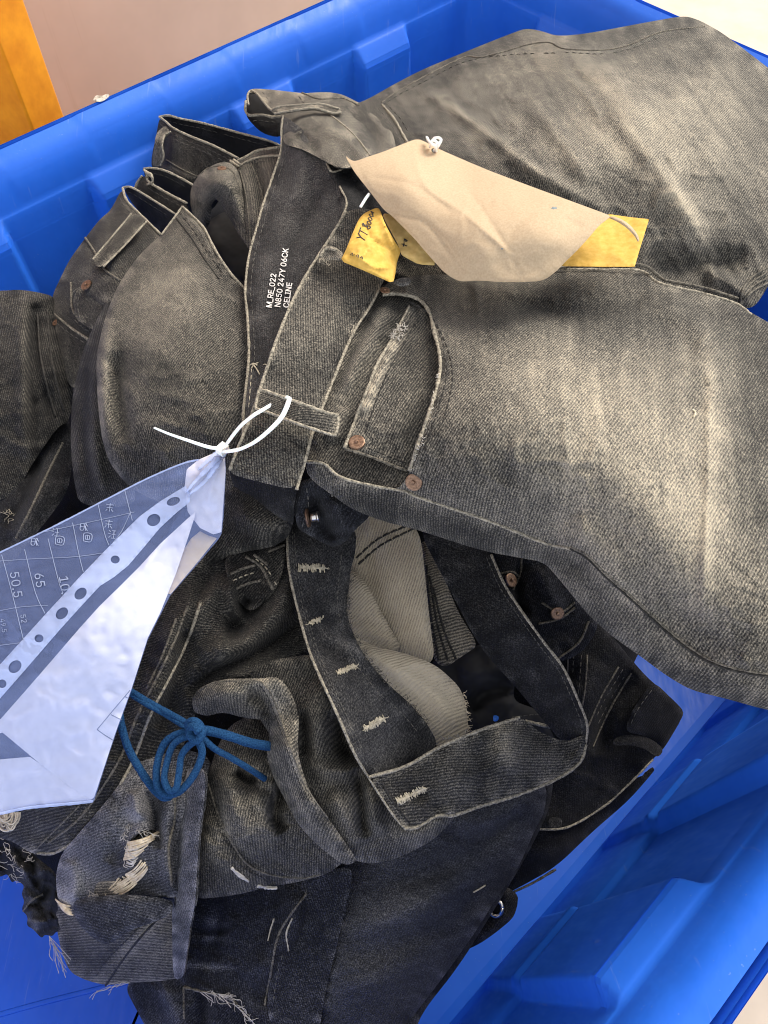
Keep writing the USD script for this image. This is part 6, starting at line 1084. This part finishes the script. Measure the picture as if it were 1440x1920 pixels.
_n = Cloth([(0, 0), (1, 0), (0, 1)], 0.0, noise=.8, nscale=22, seed=5); w3.z = lambda x, y: sf.z(x, y) - .0034 + _n.z(x, y)
w3.build(PT, 'page', PAPER, wear=0, h=4, thick=.2, edge=0)
PC = Thing('cream_paper', 'cream coloured paper strip inside the sleeve, along its right edge', 'paper', at(360, 1060, .37))
w4 = sheet(PC, 'page', [(375, 996), (390, 1004), (407, 1009), (362, 1064), (320, 1114), (311, 1112), (324, 1074), (340, 1038), (358, 1010)], PAPER_CREAM, -.0066)
# bunched neck of the sleeve
for pl in ([(418, 848), (398, 870), (372, 896), (350, 922)], [(420, 846), (404, 874), (384, 902), (356, 926)], [(414, 846), (392, 862), (372, 880)]):
    put_tubes(SL, 'bunched_fold', [tube(sf.p(spline(pl, 3), .0012), np.linspace(.0022, .0008, len(spline(pl, 3))), 8, .25, flat=.5)], FILM_STRIP)

# ---- zip tie
ZT = Thing('zip_tie', 'white nylon zip tie looped through the belt loop and the tip of the plastic sleeve', 'zip tie', at(418, 843, .40))
def strap(pts, w=.0012): 
    q = spline(np.array(pts, float), 4); return tube(at(q[:, 0], q[:, 1], q[:, 2]), w, 8, flat=.5)
put_tubes(ZT, 'strap_loop', [strap([(414, 845, .400), (425, 832, .407), (450, 800, .416), (475, 779, .422), (490, 770, .4215), (512, 757, .4215)]), strap([(536, 766, .4305), (541, 752, .4312), (543, 747, .429), (536, 744, .425)]), strap([(414, 847, .400), (430, 846, .408), (450, 842, .414), (472, 832, .421), (492, 818, .426), (512, 800, .430), (528, 782, .4315), (538, 762, .4315), (542, 750, .430)], .0013)], STRAP)
hd = trimesh.creation.box((.0055, .0045, .0042)); hd.apply_transform(trimesh.transformations.rotation_matrix(.9, (0, 0, 1))); hd.apply_translation(at(417, 842, .401)); put_tm(ZT, 'ratchet_head', hd, STRAP, smooth=False)
q = spline([(412, 841, .402), (390, 838, .405), (350, 825, .409), (318, 814, .411), (289, 802, .410)], 4)
put_tubes(ZT, 'tail', [tube(at(q[:, 0], q[:, 1], q[:, 2]), np.linspace(.0012, .0006, len(q)), 8, flat=.6)], STRAP)

# ---- blue cord tied in a bow
BC = Thing('drawstring', 'blue fabric cord tied in a loose bow on the folded dark jeans', 'cord', at(366, 1372, .30))
def rope(pts, r, name):
    r *= .74
    q = spline(np.array(pts, float), 4); p = at(q[:, 0], q[:, 1], q[:, 2]); put_tubes(BC, name, [tube(p, r, 10, .05)], CORD)
rope([(236, 1290, .322), (262, 1306, .322), (300, 1328, .318), (340, 1350, .320), (364, 1368, .324)], .0022, 'strand'); rope([(240, 1298, .322), (270, 1318, .321), (310, 1340, .317), (345, 1362, .321), (362, 1376, .325)], .0019, 'strand')
rope([(370, 1368, .324), (395, 1371, .322), (430, 1380, .320), (470, 1393, .312), (510, 1400, .300)], .0034, 'strand')
rope([(374, 1376, .322), (400, 1402, .318), (432, 1420, .310), (462, 1438, .302), (496, 1460, .285)], .0023, 'strand')
rope([(360, 1374, .326), (335, 1376, .322), (312, 1390, .318), (299, 1415, .314), (293, 1450, .311), (298, 1478, .309), (316, 1490, .309), (336, 1484, .311), (356, 1464, .315), (372, 1436, .320), (379, 1410, .324), (372, 1388, .328)], .0027, 'bow_loop')
rope([(358, 1380, .329), (338, 1386, .325), (322, 1402, .321), (312, 1434, .317), (308, 1462, .315), (318, 1482, .314), (330, 1478, .316), (336, 1446, .320), (340, 1418, .323), (352, 1400, .327), (366, 1390, .331)], .0024, 'bow_loop')
rope([(224, 1340, .318), (230, 1370, .314), (242, 1406, .309), (262, 1442, .303), (284, 1474, .300), (305, 1494, .301), (318, 1494, .304)], .0028, 'strand')
rope([(352, 1358, .328), (362, 1352, .334), (374, 1360, .335), (378, 1376, .334), (370, 1388, .332), (358, 1380, .331), (356, 1366, .332), (366, 1362, .336), (374, 1374, .336)], .0030, 'knot')
# frayed white threads under the sleeve's lower corner
FT = Thing('thread_tuft', 'tuft of looped white threads hanging under the lower left corner of the sleeve', 'threads', at(18, 1540, .24))
ts = []
for k in range(16):
    w, h = rnd.uniform(8, 20), rnd.uniform(14, 36); a = np.linspace(0, math.pi, 10)
    x0 = rnd.uniform(6, 22); ts.append(tube(at(x0 + w * np.cos(a), 1524 + h * np.sin(a), .262 + .006 * np.sin(a) + rnd.uniform(0, .006)), .00045, 5))
put_tubes(FT, 'thread', ts, THREAD)
